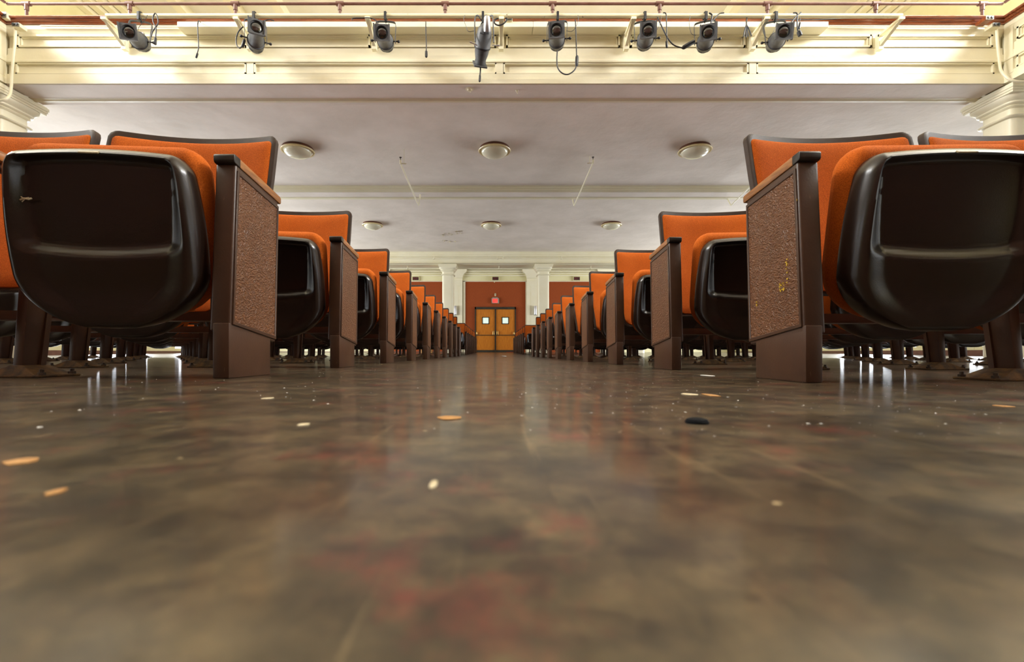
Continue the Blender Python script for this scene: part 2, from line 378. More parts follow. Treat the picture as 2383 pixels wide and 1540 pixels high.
# soffit and underside
child(M().box(XL, XR, YFc+.0, 6.70, 3.593, 3.66), 'soffit', PLASTER, bal)
child(M().prism([(6.52, 3.605), (6.53, 3.59), (6.55, 3.587), (6.565, 3.575), (6.60, 3.572), (6.61, 3.605)], 'x', XL-.3, XR+.3), 'soffit_moulding', CREAM, bal)
child(M().box(-HW, HW, 6.4, 17.0, 3.68, 4.3), 'underside', PLASTER, bal)
# beam half way back
child(M().prism([(10.165, 3.69), (10.165, 3.665), (10.19, 3.655), (10.19, 3.63), (10.215, 3.62), (10.215, 3.60), (10.235, 3.585), (10.255, 3.57), (10.76, 3.57), (10.76, 3.69)], 'x', -HW, HW), 'cross_beam', CREAM, bal)
child(M().box(-HW, HW, 10.275, 10.57, 3.566, 3.58), 'beam_soffit', PLASTER, bal)
child(M().prism([(10.58, 3.575), (10.6, 3.555), (10.64, 3.55), (10.67, 3.56), (10.72, 3.56), (10.74, 3.575)], 'x', -HW, HW), 'beam_moulding', CREAM, bal)
# entablature over the rear columns
child(M().prism([(16.8, 3.7), (16.8, 3.66), (16.83, 3.65), (16.83, 3.60), (16.86, 3.59), (16.86, 3.52), (16.89, 3.505), (16.89, 3.33), (16.86, 3.315), (16.84, 3.28), (17.0, 3.27), (17.9, 3.27), (17.9, 4.2), (17.0, 4.2)], 'x', -HW, HW), 'rear_beam', CREAM, bal)
child(M().prism([(17.0, 3.275), (17.03, 3.255), (17.08, 3.25), (17.12, 3.275)], 'x', -HW, HW), 'beam_moulding', CREAM, bal)
child(M().prism([(17.72, 3.275), (17.75, 3.25), (17.8, 3.25), (17.84, 3.275)], 'x', -HW, HW), 'beam_moulding', CREAM, bal)
child(M().box(-HW, HW, 17.9, YB, 3.95, 4.3), 'rear_underside', PLASTER, bal)
# side galleries
for s, X in ((-1, XL), (1, XR)):
    sd = 'left' if s < 0 else 'right'
    g = empty('side_gallery', (X, 0, 3.6), 'cream panelled %s side gallery meeting the balcony at its corner' % sd, 'gallery', None, 'structure')
    pr = [(X-s*(y-YFc-.0)*-1, z) for y, z in prof]
    pr = [(X+s*(y-YFc), z) for y, z in prof]
    child(M().prism(pr, 'y', YF, YFc+.2), 'parapet', CREAM, g)
    cp = [(YFc+.3, 4.375), (YFc-.025, 4.375), (YFc-.035, 4.385), (YFc-.03, 4.395), (YFc-.045, 4.40), (YFc-.06, 4.412), (YFc-.05, 4.425), (YFc-.07, 4.43), (YFc-.08, 4.442), (YFc-.075, 4.455), (YFc+.3, 4.455)]
    child(M().prism([(X+s*(y-YFc), z) for y, z in cp], 'y', YF, YFc+.2), 'wooden_ledge', CAPWOOD, g)
    child(M().box(min(X+s*.05, s*HW), max(X+s*.05, s*HW), YF, 6.5, 3.62, 4.3), 'gallery_floor', PLASTER, g)
    y1 = 6.05
    for k in range(3):
        mm = M(); frame(mm, y1-1.6, y1, 4.10, 4.25, .022, X+s*.02, .02, 'x', -s); frame(mm, y1-1.57, y1-.03, 4.12, 4.23, .012, X+s*.03, .015, 'x', -s)
        child(mm, 'panel_moulding', CREAM, g)
        mm = M(); frame(mm, y1-1.6, y1, 3.74, 3.885, .02, X+s*.02, .02, 'x', -s); child(mm, 'panel_moulding', CREAM, g)
        y1 -= 1.75
    child(M().box(min(X-s*.004, X+s*.1), max(X-s*.004, X+s*.1), 6.09, 6.195, 3.7, 4.37), 'pier', CREAM, g)

def column(cx, cy, half, ab, ztop, label, nm='column', zb=0, squ=6):
    c = empty(nm, (cx, cy, zb), label, 'column', None, 'structure')
    H = ztop-zb
    M().lathe([(half, 0), (half, H-.40)], 40, None, squ).build('shaft', CREAM, c, True)
    pr = []
    for r, z in ((0, -.40), (.035, -.39), (.045, -.375), (.035, -.36), (.0, -.35), (.0, -.27), (.02, -.262), (.03, -.245), (.025, -.235), (.04, -.23), (.055, -.215), (.055, -.195), (.07, -.18), (.10, -.15), (.105, -.12)):
        pr.append((half+r, H+z))
    M().lathe(pr, 40, None, squ).build('capital', CREAM, c, True)
    M().box(-ab+.02, ab-.02, -ab+.02, ab-.02, H-.12, H-.09).box(-ab+.01, ab-.01, -ab+.01, ab-.01, H-.092, H-.06).box(-ab, ab, -ab, ab, H-.062, H-.02).box(-ab+.015, ab-.015, -ab+.015, ab-.015, H-.022, H).build('abacus', CREAM, c)
    return c
column(-6.74, 6.44, .21, .345, 3.585, 'cream square-rounded column under the left end of the balcony')
column(7.06, 6.44, .21, .345, 3.585, 'cream square-rounded column under the right end of the balcony')
for x, lb in ((-1.66, 'cream column standing left of the double doors'), (1.80, 'cream column standing right of the double doors'), (-5.2, 'outer cream column far left of the double doors'), (5.25, 'outer cream column far right of the double doors')):
    column(x, 17.2, .205, .33, 3.265, lb, zb=gz(x, 17.2))

# ------------------------------------------------------------------ rear wall: pilasters, panels, doors, signs
px_ = YB/F
for i, (x, lb) in enumerate(((-1.78, 'panelled cream pilaster left of the doors behind the column'), (1.86, 'panelled cream pilaster right of the doors behind the column'), (-5.3, 'cream wall pilaster at far left of the rear wall'), (5.3, 'cream wall pilaster at far right of the rear wall'))):
    p = empty('pilaster', (x, YB, .1), lb, 'pilaster', None, 'structure')
    m = M().box(-.34, .34, -.10, 0, 0, 3.4); m.build('shaft', CREAM, p)
    mm = M(); 
    for (a, b, c, d) in ((-.34, -.20, 0, 3.3), (.20, .34, 0, 3.3), (-.2, .2, 3.05, 3.3)): mm.box(a, b, -.125, -.09, c, d)
    mm.build('panel_frame', CREAM, p)
    M().prism([(-.34, 3.40), (.34, 3.40), (.36, 3.5), (.42, 3.60), (.52, 3.68), (.56, 3.85), (-.56, 3.85), (-.52, 3.68), (-.42, 3.60), (-.36, 3.5)], 'y', -.22, 0).build('capital', CREAM, p)
def wallx(px): return (px-HX)*px_
def wallz(py): return CH+(HY-py)*px_
for a, b, lb in ((wallx(1083), wallx(1223), 'rust fabric wall panel around the double doors'), (-4.95, -2.16, 'rust fabric wall panel left of the doors beyond the column'), (2.24, 4.92, 'rust fabric wall panel right of the doors beyond the column')):
    r = empty('wall_panel', ((a+b)/2, YB, .1), lb, 'panel')
    h = wallz(655.5)-.1; w2 = (b-a)/2
    M().box(-w2, w2, -.02, 0, 0, h).build('fabric', RUST, r)
    mm = M().box(-w2-.1, -w2, -.06, 0, 0, h+.06).box(w2, w2+.1, -.06, 0, 0, h+.06).box(-w2-.1, w2+.1, -.06, 0, h, h+.03); mm.build('moulding', CREAM, r)
m = M()
for z, d, t in ((3.62, .05, .05), (3.72, .09, .04), (3.80, .13, .06), (3.9, .18, .05)): m.box(-HW, HW, YB-d, YB, z, z+t)
struct(m.build('trim_8', CREAM), 'cream stepped cornice along the top of the rear wall', 'cornice')
# door
dx0, dx1, dzt = wallx(1105), wallx(1200.6), wallz(714.5); zb = gz(0, YB)
d = empty('door_1', ((dx0+dx1)/2, YB-.03, zb), 'pair of golden oak doors in a dark frame at the end of the aisle', 'door', None, 'structure')
hw = (dx1-dx0)/2; H = dzt-zb
M().box(-hw, -hw+.055, -.08, .02, 0, H).build('door_frame', DFRAME, d); M().box(hw-.055, hw, -.08, .02, 0, H).build('door_frame', DFRAME, d)
M().box(-hw, hw, -.08, .02, H-.11, H).build('door_frame', DFRAME, d); M().box(-.03, .03, -.09, .02, 0, H-.1).build('mullion', DFRAME, d)
for s in (-1, 1):
    x0, x1 = (-hw+.055, -.03) if s < 0 else (.03, hw-.055)
    lf = M().box(x0, x1, -.045, .0, .10, H-.11).bevel(.004, 1).build('door_leaf', OAK, d)
    M().box(x0, x1, -.05, .0, .0, .10).build('kick_plate', DFRAME, d)
    cx = wallx(1130.3 if s < 0 else 1175.8)-(dx0+dx1)/2; cz = wallz(746)-zb; q = .165
    mm = M()
    for (a, b, c, e) in ((cx-q, cx+q, cz+q-.035, cz+q), (cx-q, cx+q, cz-q, cz-q+.035), (cx-q, cx-q+.035, cz-q, cz+q), (cx+q-.035, cx+q, cz-q, cz+q)): mm.box(a, b, -.062, -.04, c, e)
    mm.build('vision_frame', DFRAME, d)
    pn = M().box(cx-q+.03, cx+q-.03, -.052, -.042, cz-q+.03, cz+q-.03).build('vision_pane', PANE, d)
    zz = wallz(780)-zb
    bar = M().box(x0+.02, x1-.02, -.12, -.09, zz-.015, zz+.015).bevel(.006, 2).build('push_bar', DFRAME, d, True)
    ex = -.09 if s < 0 else .09
    M().box(ex-.045, ex+.045, -.13, -.045, zz, zz+.2).bevel(.02, 3).build('latch_case', BRASS, d, True)
    ex = (-hw+.10) if s < 0 else (hw-.10)
    M().box(ex-.035, ex+.035, -.12, -.045, zz+.02, zz+.16).bevel(.02, 3).build('hinge_case', BRASS, d, True)
LET = {'E': [(0, .2, 0, 1), (0, 1, 0, .17), (0, .85, .42, .58), (0, 1, .83, 1)], 'I': [(.35, .65, 0, 1)], 'T': [(.38, .62, 0, 1), (0, 1, .83, 1)]}
def letters(mm, x0, x1, z0, z1, y, d=.006):
    n = 4; cw = (x1-x0)/n
    for i, c in enumerate('EXIT'):
        a = x0+i*cw+cw*.1; wd = cw*.8
        if c == 'X':
            for sg in (0, 1):
                p, q2 = (a, a+wd) if sg == 0 else (a+wd, a)
                t = wd*.13
                mm.prism([(p-t, z0), (p+t, z0), (q2+t, z1), (q2-t, z1)], 'y', y-d, y)
        else:
            for (u0, u1, v0, v1) in LET[c]: mm.box(a+u0*wd, a+u1*wd, y-d, y, z0+v0*(z1-z0), z0+v1*(z1-z0))
    return mm
for (pa, pb, lb) in ((961, 975, 'unlit black EXIT sign high above the left rust panel'), (1146, 1160, 'unlit black EXIT sign in a cream case high above the doors'), (1334.5, 1348.5, 'unlit black EXIT sign high above the right rust panel')):
    xa, xb = wallx(pa), wallx(pb); za, zc = wallz(652.5), wallz(645); cx = (xa+xb)/2; hwid = (xb-xa)/2; hh = (zc-za)
    r = empty('exit_sign', (cx, YB, za), lb, 'sign', 'dark exit signs on the rear wall')
    M().box(-hwid-.02, hwid+.02, -.10, 0, -.02, hh+.02).build('case', CREAMW, r)
    M().box(-hwid, hwid, -.105, -.09, 0, hh).build('sign_face', SIGNBLACK, r)
    letters(M(), -hwid+.02, hwid-.02, .02, hh-.02, -.105).build('lettering', DIMRED, r)
p = W(1152.5, 706, YB)
r = empty('exit_sign', (p.x, YB-.03, p.z), 'lit red EXIT sign in a pale box above the double doors', 'sign')
M().box(-.17, .17, -.09, 0, 0, .235).bevel(.008, 2).build('case', GREYBOX, r)
M().box(-.13, .11, -.094, -.08, .02, .205).build('sign_face', SIGNRED, r)
letters(M(), -.11, .09, .045, .18, -.094, .004).build('lettering', SIGNLET, r)
M().box(-.13, .13, -.08, 0, .235, .27).build('canopy', GREYBOX, r)
p = W(1152.5, 689, YB)
r = empty('wall_box', (p.x, YB-.02, p.z), 'small cream wall box above the lit red sign', 'box')
M().box(-.035, .035, -.04, 0, 0, .12).bevel(.005, 1).build('cover', CREAMW, r); M().box(-.015, .015, -.045, -.035, .03, .09).build('grille', GREYBOX, r)
p = W(1150.5, 657.5, YB)
r = empty('camera_sensor', (p.x, YB-.02, p.z), 'little white sensor knob under the middle dark sign', 'sensor')
M().lathe([(.012, 0), (.022, .01), (.022, .05), (.012, .07)], 16).build('housing', CREAMW, r, True); M().box(-.02, .02, -.02, .02, .07, .085).build('base', GREYBOX, r)
for px, lb in ((1059, 'silver half-cylinder wall sconce on the pilaster left of the doors'), (1246, 'silver half-cylinder wall sconce on the pilaster right of the doors')):
    p = W(px, 733, 21.6)
    r = empty('wall_sconce', (p.x, 21.60, p.z), lb, 'sconce')
    M().lathe([(.068, .02), (.07, .03), (.07, .41), (.068, .42)], 32).build('shade', CHROME, r, True)
    M().lathe([(.06, 0), (.072, .005), (.072, .02), (.06, .025)], 32).build('lower_ring', DFRAME, r, True)
    M().box(-.03, .03, .05, .10, .1, .32).build('bracket', GREYBOX, r)

# ------------------------------------------------------------------ ceiling domes and sprinkler pipes
for px, py, Y, lb in ((693, 345, 8.3, 'front row, left'), (1151, 345, 8.3, 'front row, middle'), (1617, 346, 8.3, 'front row, right'),
                      (867, 519, 13.15, 'rear row, left'), (1143, 520, 13.15, 'rear row, middle'), (1423, 520, 13.15, 'rear row, right')):
    p = W(px, py, Y)
    r = empty('ceiling_light', (p.x, Y, 3.68), 'opal glass dome ceiling light under the balcony, '+lb, 'ceiling light', 'dome lights under the balcony')
    M().lathe([(.255, 0), (.262, -.01), (.262, -.035), (.25, -.045)], 48).build('base', DOMEBASE, r, True)
    M().lathe([(.25, -.04), (.275, -.045), (.285, -.058), (.278, -.07), (.25, -.074), (.235, -.066), (.23, -.05)], 48, caps=False).build('ring', DOMERIM, r, True)
    pr = [(max(.235*math.cos(t), .001), -.06-.115*math.sin(t)) for t in [PI/2*k/10 for k in range(11)]]
    M().lathe(pr, 48).build('glass_dome', DOME, r, True)
for (a, b, ztop, lb) in ((W(932, 380, 8.34), W(974, 478, 10.30), 3.6, 'slim cream sprinkler pipe hanging left of the middle dome lights'),
                   (W(1380, 379, 8.64), W(1336, 479, 10.60), 3.6, 'slim cream sprinkler pipe hanging right of the middle dome lights'),
                   (W(1790, 390, 8.64), W(1701, 478, 10.60), 3.6, 'slim cream sprinkler pipe partly hidden by the nearest right seat')):
    r = empty('sprinkler_pipe', a, lb, 'pipe'); sg = 1 if a.x < 0 else -1
    q = b-a
    M().tube([(0, 0, 0), tuple(q)], .013, 10).build('pipe', CREAM, r, True)
    M().tube([tuple(q), (q.x, q.y+.02, q.z+.02), (q.x+sg*.02, q.y+.12, 3.57-a.z)], .013, 10).build('riser', CREAM, r, True)
    M().tube([(0, 0, -.01), (0, 0, .06)], .018, 10).tube([(0, 0, .0), (sg*.10, 0.02, 0)], .01, 8).build('elbow', CREAM, r, True)
    M().tube([(0, 0, .06), (0, 0, .10)], .007, 8).lathe([(.004, .10), (.022, .102), (.022, .108), (.004, .11)], 12).build('sprinkler_head', BOLT, r, True)
    M().tube([(sg*.06, .02, 0), (sg*.06, .02, 3.69-a.z)], .005, 6).build('hanger', CREAM, r, True)
# sprinkler pipes on the rear beam
for (py, Y, fit, lb) in ((601.5, 16.75, (1010, 1157.5, 1171, 1307), 'thin cream pipe along the face of the rear beam'), (625, 17.4, (948, 1161, 1375), 'thin cream pipe run below the soffit of the rear beam')):
    z = W(0, py, Y).z; r = empty('beam_pipe', (0, Y, z), lb, 'pipe')
    M().tube([(-7, 0, 0), (7, 0, 0)], .014, 8).build('pipe', CREAM, r, True)
    for f in fit:
        x = (f-HX)*Y/F
        M().tube([(x, 0, -.02), (x, 0, .09)], .012, 8).lathe([(.02, -.01), (.035, 0), (.035, .02), (.02, .03)], 12, Matrix.Translation((x, 0, -.02))).build('fitting', CREAM, r, True)
# marks on the soffit over the camera
for px, py, Y, rr, lb in ((1093, 207, 6.3, .055, 'round cream ceiling rose on the front soffit'), (1203, 210, 6.33, .022, 'broken cream hook on the front soffit')):
    p = W(px, py, Y); r = empty('ceiling_fitting', (p.x, Y, 3.60), lb, 'fitting')
    M().lathe([(rr, 0), (rr, -.008), (rr*.6, -.012), (rr*.5, -.03), (rr*.2, -.035)], 24).build('plate', CREAM, r, True)
    M().tube([(0, 0, -.03), (.012, 0, -.05)], .006, 6).build('stub', CREAM, r, True)

# ------------------------------------------------------------------ balcony rail
YR = 6.42
zr = W(0, 7, YR).z
r = empty('balcony_railing', (0, YR, 4.455), 'brown pipe handrail with posts running along the balcony ledge', 'railing')
def tube_child(pts, rad, name, mt, par, n=12):
    o = M().tube([tuple(Vector(q)-par.location) for q in pts], rad, n).build(name, mt, par, True); return o
tube_child([(XL-.22, YR, zr-.01), (XR+.22, YR, zr-.01)], .019, 'handrail', RAIL, r)
for px in (62, 302, 548, 791, 1036, 1286, 1535, 1786, 2038, 2286):
    x = (px-HX)*YR/F
    tube_child([(x, YR, 4.45), (x, YR, zr)], .019, 'post', RAIL, r)
    f = M().tube([(x-.05, 0, zr-.01-4.455), (x+.05, 0, zr-.01-4.455)], .031, 12).tube([(x, 0, zr-.1-4.455), (x, 0, zr-4.455)], .027, 12).build('fitting', RAIL, r, True)
for s, X in ((-1, XL), (1, XR)):
    xx = X+s*.22; g = empty('gallery_railing', (xx, 0, 4.455), 'brown pipe handrail of the %s side gallery' % ('left' if s < 0 else 'right'), 'railing')
    tube_child([(xx, YF, zr-.01), (xx, YR-.03, zr-.01)], .019, 'handrail', RAIL, g)
    for y in (5.0, 3.6, 2.2): tube_child([(xx, y, 4.45), (xx, y, zr)], .019, 'post', RAIL, g)

# ------------------------------------------------------------------ lighting pipe, board, brackets
YP = 5.84
pz = W(0, 37, YP).z
r = empty('lighting_pipe', (0, YP, pz), 'long chipped cream pipe with wall brackets carrying the stage lamps', 'pipe')
x0, x1 = (248-HX)*YP/F, (2098-HX)*YP/F
M().tube([(x0, 0, 0), (x1, 0, 0)], .026, 16).build('pipe', PIPEM, r, True)
M().tube([((1163-HX)*YP/F-.08, 0, 0), ((1163-HX)*YP/F+.0, 0, 0)], .031, 16).build('coupling', PIPEM, r, True)
for px in br_px:
    x = xw(px)
    zt = pz-.03; zbm = W(0, 118, YFc-.03).z; yw = YFc-.05-YP
    m = M().box(x-.03, x+.03, yw-.02, yw+.045, zbm-pz, zt-pz+.02)
    m.box(x-.03, x+.03, -.03, yw, -.055, -.027)
    m.prism([(-.02, -.05), (.03, -.05), (yw, zbm-pz+.10), (yw, zbm-pz+.03)], 'x', x-.02, x+.02)
    m.build('bracket', CREAM, r)
r = empty('mounting_board', (0, YFc-.1, 4.28), 'long cream-painted board across the balcony front behind the lamps', 'board')
xb0, xb1 = (415-HX)*6.08/F, (1925-HX)*6.08/F
zb1, zb2 = W(0, 64, 6.06).z, W(0, 51, 6.06).z
seg = [xb0, xw(1240)*.98, xb1]
for i in range(2): M().box(seg[i]+.002, seg[i+1]-.002, -.05, .10, zb1-4.28, zb2-4.28).bevel(.004, 1).build('plank', CREAM, r)

# conduits and outlet boxes
def cable(name, pts, rad, label, mt=BLACK, cat='cable', n=8, plug=None, sm=6):
    p0 = Vector(pts[0]); r = empty(name, p0, label, cat)
    M().tube([tuple(q-p0) for q in smooth_pts(pts, sm)], rad, n).build('cord', mt, r, True)
    if plug:
        a, b, rad2 = plug; a = Vector(a)-p0; b = Vector(b)-p0
        M().tube([tuple(a), tuple(a.lerp(b, .1)), tuple(a.lerp(b, .55)), tuple(a.lerp(b, .9)), tuple(b)], [rad2*.5, rad2*.9, rad2, rad2*.95, rad2*.7], 8).build('plug', mt, r, True)
    return r
YC = 6.16
cable('conduit', [W(95, 60, YC), W(300, 62, YC), W(700, 63, 6.17)], .010, 'cream conduit running left under the wooden ledge', CREAM, 'conduit', sm=1)
cable('conduit', [W(2295, 62, YC), W(2150, 62, YC), W(1930, 61, 6.17)], .010, 'cream conduit running right under the wooden ledge', CREAM, 'conduit', sm=1)
cable('conduit', [W(36, 66, 6.12), W(35, 100, 6.12), W(32, 125, 6.12), W(28, 170, 6.12), W(26, 205, 6.1), W(22, 222, 6.05), W(10, 232, 6.0), W(-20, 235, 6.0)], .016, 'cream conduit dropping from the left outlet box to the column', CREAM, 'conduit')
cable('conduit', [W(2319, 66, 6.12), W(2321, 100, 6.12), W(2326, 145, 6.12), W(2330, 165, 6.1), W(2345, 182, 6.05), W(2365, 189, 6.02), W(2400, 190, 6.0)], .016, 'cream conduit dropping from the right outlet box to the column', CREAM, 'conduit')
def outlet(px0, px1, py0, py1, Y, side, label, mt=GREYBOX, dark=True):
    a, b = W(px0, py1, Y), W(px1, py0, Y); c = Vector(((a.x+b.x)/2, Y, a.z)); r = empty('outlet_box', c, label, 'outlet box')
    wd = (b.x-a.x)/2; hh = b.z-a.z
    M().box(-wd, wd, 0, max(.03, 6.17-Y), 0, hh).bevel(.005, 1).build('box', CREAM if mt is GREYBOX else CAPWOOD, r)
    M().box(-wd, wd, -.008, 0, 0, hh).bevel(.003, 1).build('cover_plate', mt if mt is GREYBOX else CHIPW, r)
    for s in (-1, 1):
        M().lathe([(.018, 0), (.018, .006), (.014, .008)], 16, Matrix.Translation((s*wd*.45, -.012, hh/2)) @ Matrix.Rotation(PI/2, 4, 'X')).build('socket', BLACK, r)
outlet(28, 46, 53, 62, 6.07, 0, 'grey twin outlet box at the left corner of the balcony')
outlet(2309, 2327, 53, 62, 6.07, 0, 'grey twin outlet box at the right corner of the balcony')
outlet(2294, 2312, 37, 46, 6.03, 0, 'white-faced wooden outlet box on the right ledge', CHIPW)
outlet(1176, 1193, 40, 48, 6.03, 0, 'small outlet box on the ledge beside the middle bracket')
outlet(1, 16, 28, 42, 6.10, 0, 'grey outlet box on the left gallery ledge')

# ------------------------------------------------------------------ stage lamps
def axis_matrix(o, d):                # local +Z along d
    d = d.normalized(); x = Vector((0, 0, 1)).cross(d)
    if x.length < .2: x = Vector((1, 0, 0))
    x.normalize(); y = d.cross(x)
    return Matrix(((x.x, y.x, d.x, o.x), (x.y, y.y, d.y, o.y), (x.z, y.z, d.z, o.z), (0, 0, 0, 1))), x
def lamp(lens, rear, clampx, label, roll=0):
    pl, prr = Vector(lens), Vector(rear); ax = (pl-prr); L = ax.length
    piv = prr.lerp(pl, .38)
    root = empty('stage_lamp', piv, label, 'stage lamp', 'stage lamps on the balcony pipe')
    mt, side = axis_matrix(prr-piv, ax); mt = mt @ Matrix.Rotation(roll, 4, 'Z')
    pr = [(.02, -.035), (.055, -.025), (.080, 0.0), (.092, .04), (.097, .08), (.097, .14), (.100, .145), (.100, .155), (.093, .16), (.084, .20), (.078, .27), (.076, L-.05), (.082, L-.03), (.082, L)]
    M().lathe(pr, 32, mt).build('body', LAMPG, root, True)
    M().lathe([(.1015, .143), (.103, .147), (.103, .155), (.1015, .158)], 32, mt, caps=False).build('band', BLACK, root, True)
    # square colour-frame holder with a round opening
    fr = M(); q = .088; n = 32; z0, z1 = L-.005, L+.022
    ring = [(.073*math.cos(2*PI*(j+.5)/n), .073*math.sin(2*PI*(j+.5)/n)) for j in range(n)]
    def sq(c, s_): k = q/max(abs(c), abs(s_)); return (c*k, s_*k)
    outer = [sq(math.cos(2*PI*(j+.5)/n), math.sin(2*PI*(j+.5)/n)) for j in range(n)]
    vs = [(x, y, z0) for x, y in outer]+[(x, y, z1) for x, y in outer]+[(x, y, z1) for x, y in ring]+[(x, y, z0) for x, y in ring]
    fs = []
    for j in range(n):
        k = (j+1) % n
        for a in range(4): b = (a+1) % 4; fs.append((a*n+j, a*n+k, b*n+k, b*n+j))
    fr.add(vs, fs)
    for s in (-1, 1): fr.box(s*q-.008, s*q+.008, -q, q, z1-.005, z1+.018)
    fr.box(-q, q, -q-.006, -q+.008, z1-.005, z1+.018)
    fr.xf(mt).build('lens_frame', LAMPG, root)
    M().lathe([(.074, L-.02), (.074, L-.01), (.066, L+.0), (.05, L+.010), (.028, L+.016), (.004, L+.018)], 32, mt).build('lens', LENS, root, True)
    for k in range(5):                  # cooling slots
        for sg in (-1, 1):
            a = sg*(.35+.12*k)-PI/2
            M().box(-.004, .004, -.002, .003, .06, .075).xf(mt @ Matrix.Rotation(a+PI/2, 4, 'Z') @ Matrix.Translation((0, -.098, 0))).build('vent_slot', BLACK, root)
    M().lathe([(.03, 0), (.036, .01), (.036, .05), (.02, .06)], 20, mt @ Matrix.Translation((0, .075, .03)) @ Matrix.Rotation(-PI/2, 4, 'X')).build('lamp_base', CHROME, root, True)
    # yoke
    topz = pz-.07-piv.z; cxx = clampx-piv.x; cyy = YP-piv.y; c = Vector((cxx, cyy, topz)); hwid = .122
    pts = []
    for s in (-1, 1):
        base = side*(hwid*s)
        seg = [base+Vector((0, 0, -.02)), base+Vector((0, 0, topz*.45))+Vector((cxx, cyy, 0))*.45, base+Vector((0, 0, topz-.045))+Vector((cxx, cyy, 0))*.9, base*.82+Vector((cxx, cyy, topz-.008)), Vector((cxx, cyy, topz))]
        pts += seg if s < 0 else seg[::-1][1:]
    yk = M(); sp = smooth_pts(pts, 4)
    vs = []; fs = []
    for i, p in enumerate(sp):
        dd = (sp[min(i+1, len(sp)-1)]-sp[max(i-1, 0)]).normalized(); w3 = Vector((side.y, -side.x, 0)).normalized()*.016; t3 = dd.cross(w3).normalized()*.003
        vs += [p+w3+t3, p-w3+t3, p-w3-t3, p+w3-t3]
    for i in range(len(sp)-1):
        for a in range(4): fs.append((i*4+a, i*4+(a+1) % 4, i*4+4+(a+1) % 4, i*4+4+a))
    fs += [(3, 2, 1, 0), tuple(len(vs)-4+k for k in range(4))]
    yk.add(vs, fs).build('yoke', LAMPG, root)
    for s in (-1, 1):
        M().tube([side*(s*.095), side*(s*.15)], .008, 8).tube([side*(s*.145), side*(s*.155), side*(s*.17), side*(s*.178)], [.006, .016, .016, .008], 10).build('knob', BLACK, root, True)
    # hook clamp over the pipe
    top = Vector((cxx, cyy, pz-piv.z)); m = M()
    arc = [top+Vector((0, math.cos(t)*.040, math.sin(t)*.040)) for t in [PI*1.15-PI*1.3*k/10 for k in range(11)]]
    m.tube([tuple(q2) for q2 in arc], .012, 8)
    m.box(cxx-.013, cxx+.013, cyy-.055, cyy-.03, topz-.005, pz-piv.z+.02)
    m.box(cxx-.013, cxx+.013, cyy-.05, cyy+.012, topz-.004, topz+.014)
    m.tube([(cxx, cyy, topz-.02), (cxx, cyy, topz+.045)], .006, 8)
    m.build('clamp', BLACK, root, True)
    return root
YL, YRr = 5.58, 5.97
spec = [((300, 75), (335, 105), 328, 'grey stage lamp at the left end of the pipe, aimed down left', .05),
        ((597, 64), (595, 110), 594, 'grey stage lamp second from the left, beside a looped cable', 0),
        ((889, 77), (901, 106), 898, 'grey stage lamp third from the left, next to a cream bracket', 0),
        ((1295, 71), (1296, 104), 1297, 'grey stage lamp with a cable looping below it', 0),
        ((1508, 71), (1498, 104), 1499, 'grey stage lamp third from the right, beside a slanting bracket', 0),
        ((1648, 76), (1638, 108), 1640, 'grey stage lamp second from the right with thick plug at its side', 0),
        ((1824, 74), (1798, 107), 1802, 'grey stage lamp at the right end of the pipe', -.05)]
for (a, b, cxp, lb, roll) in spec:
    lamp(W(a[0], a[1], YL), W(b[0], b[1], YRr), (cxp-HX)*YP/F, lb, roll)
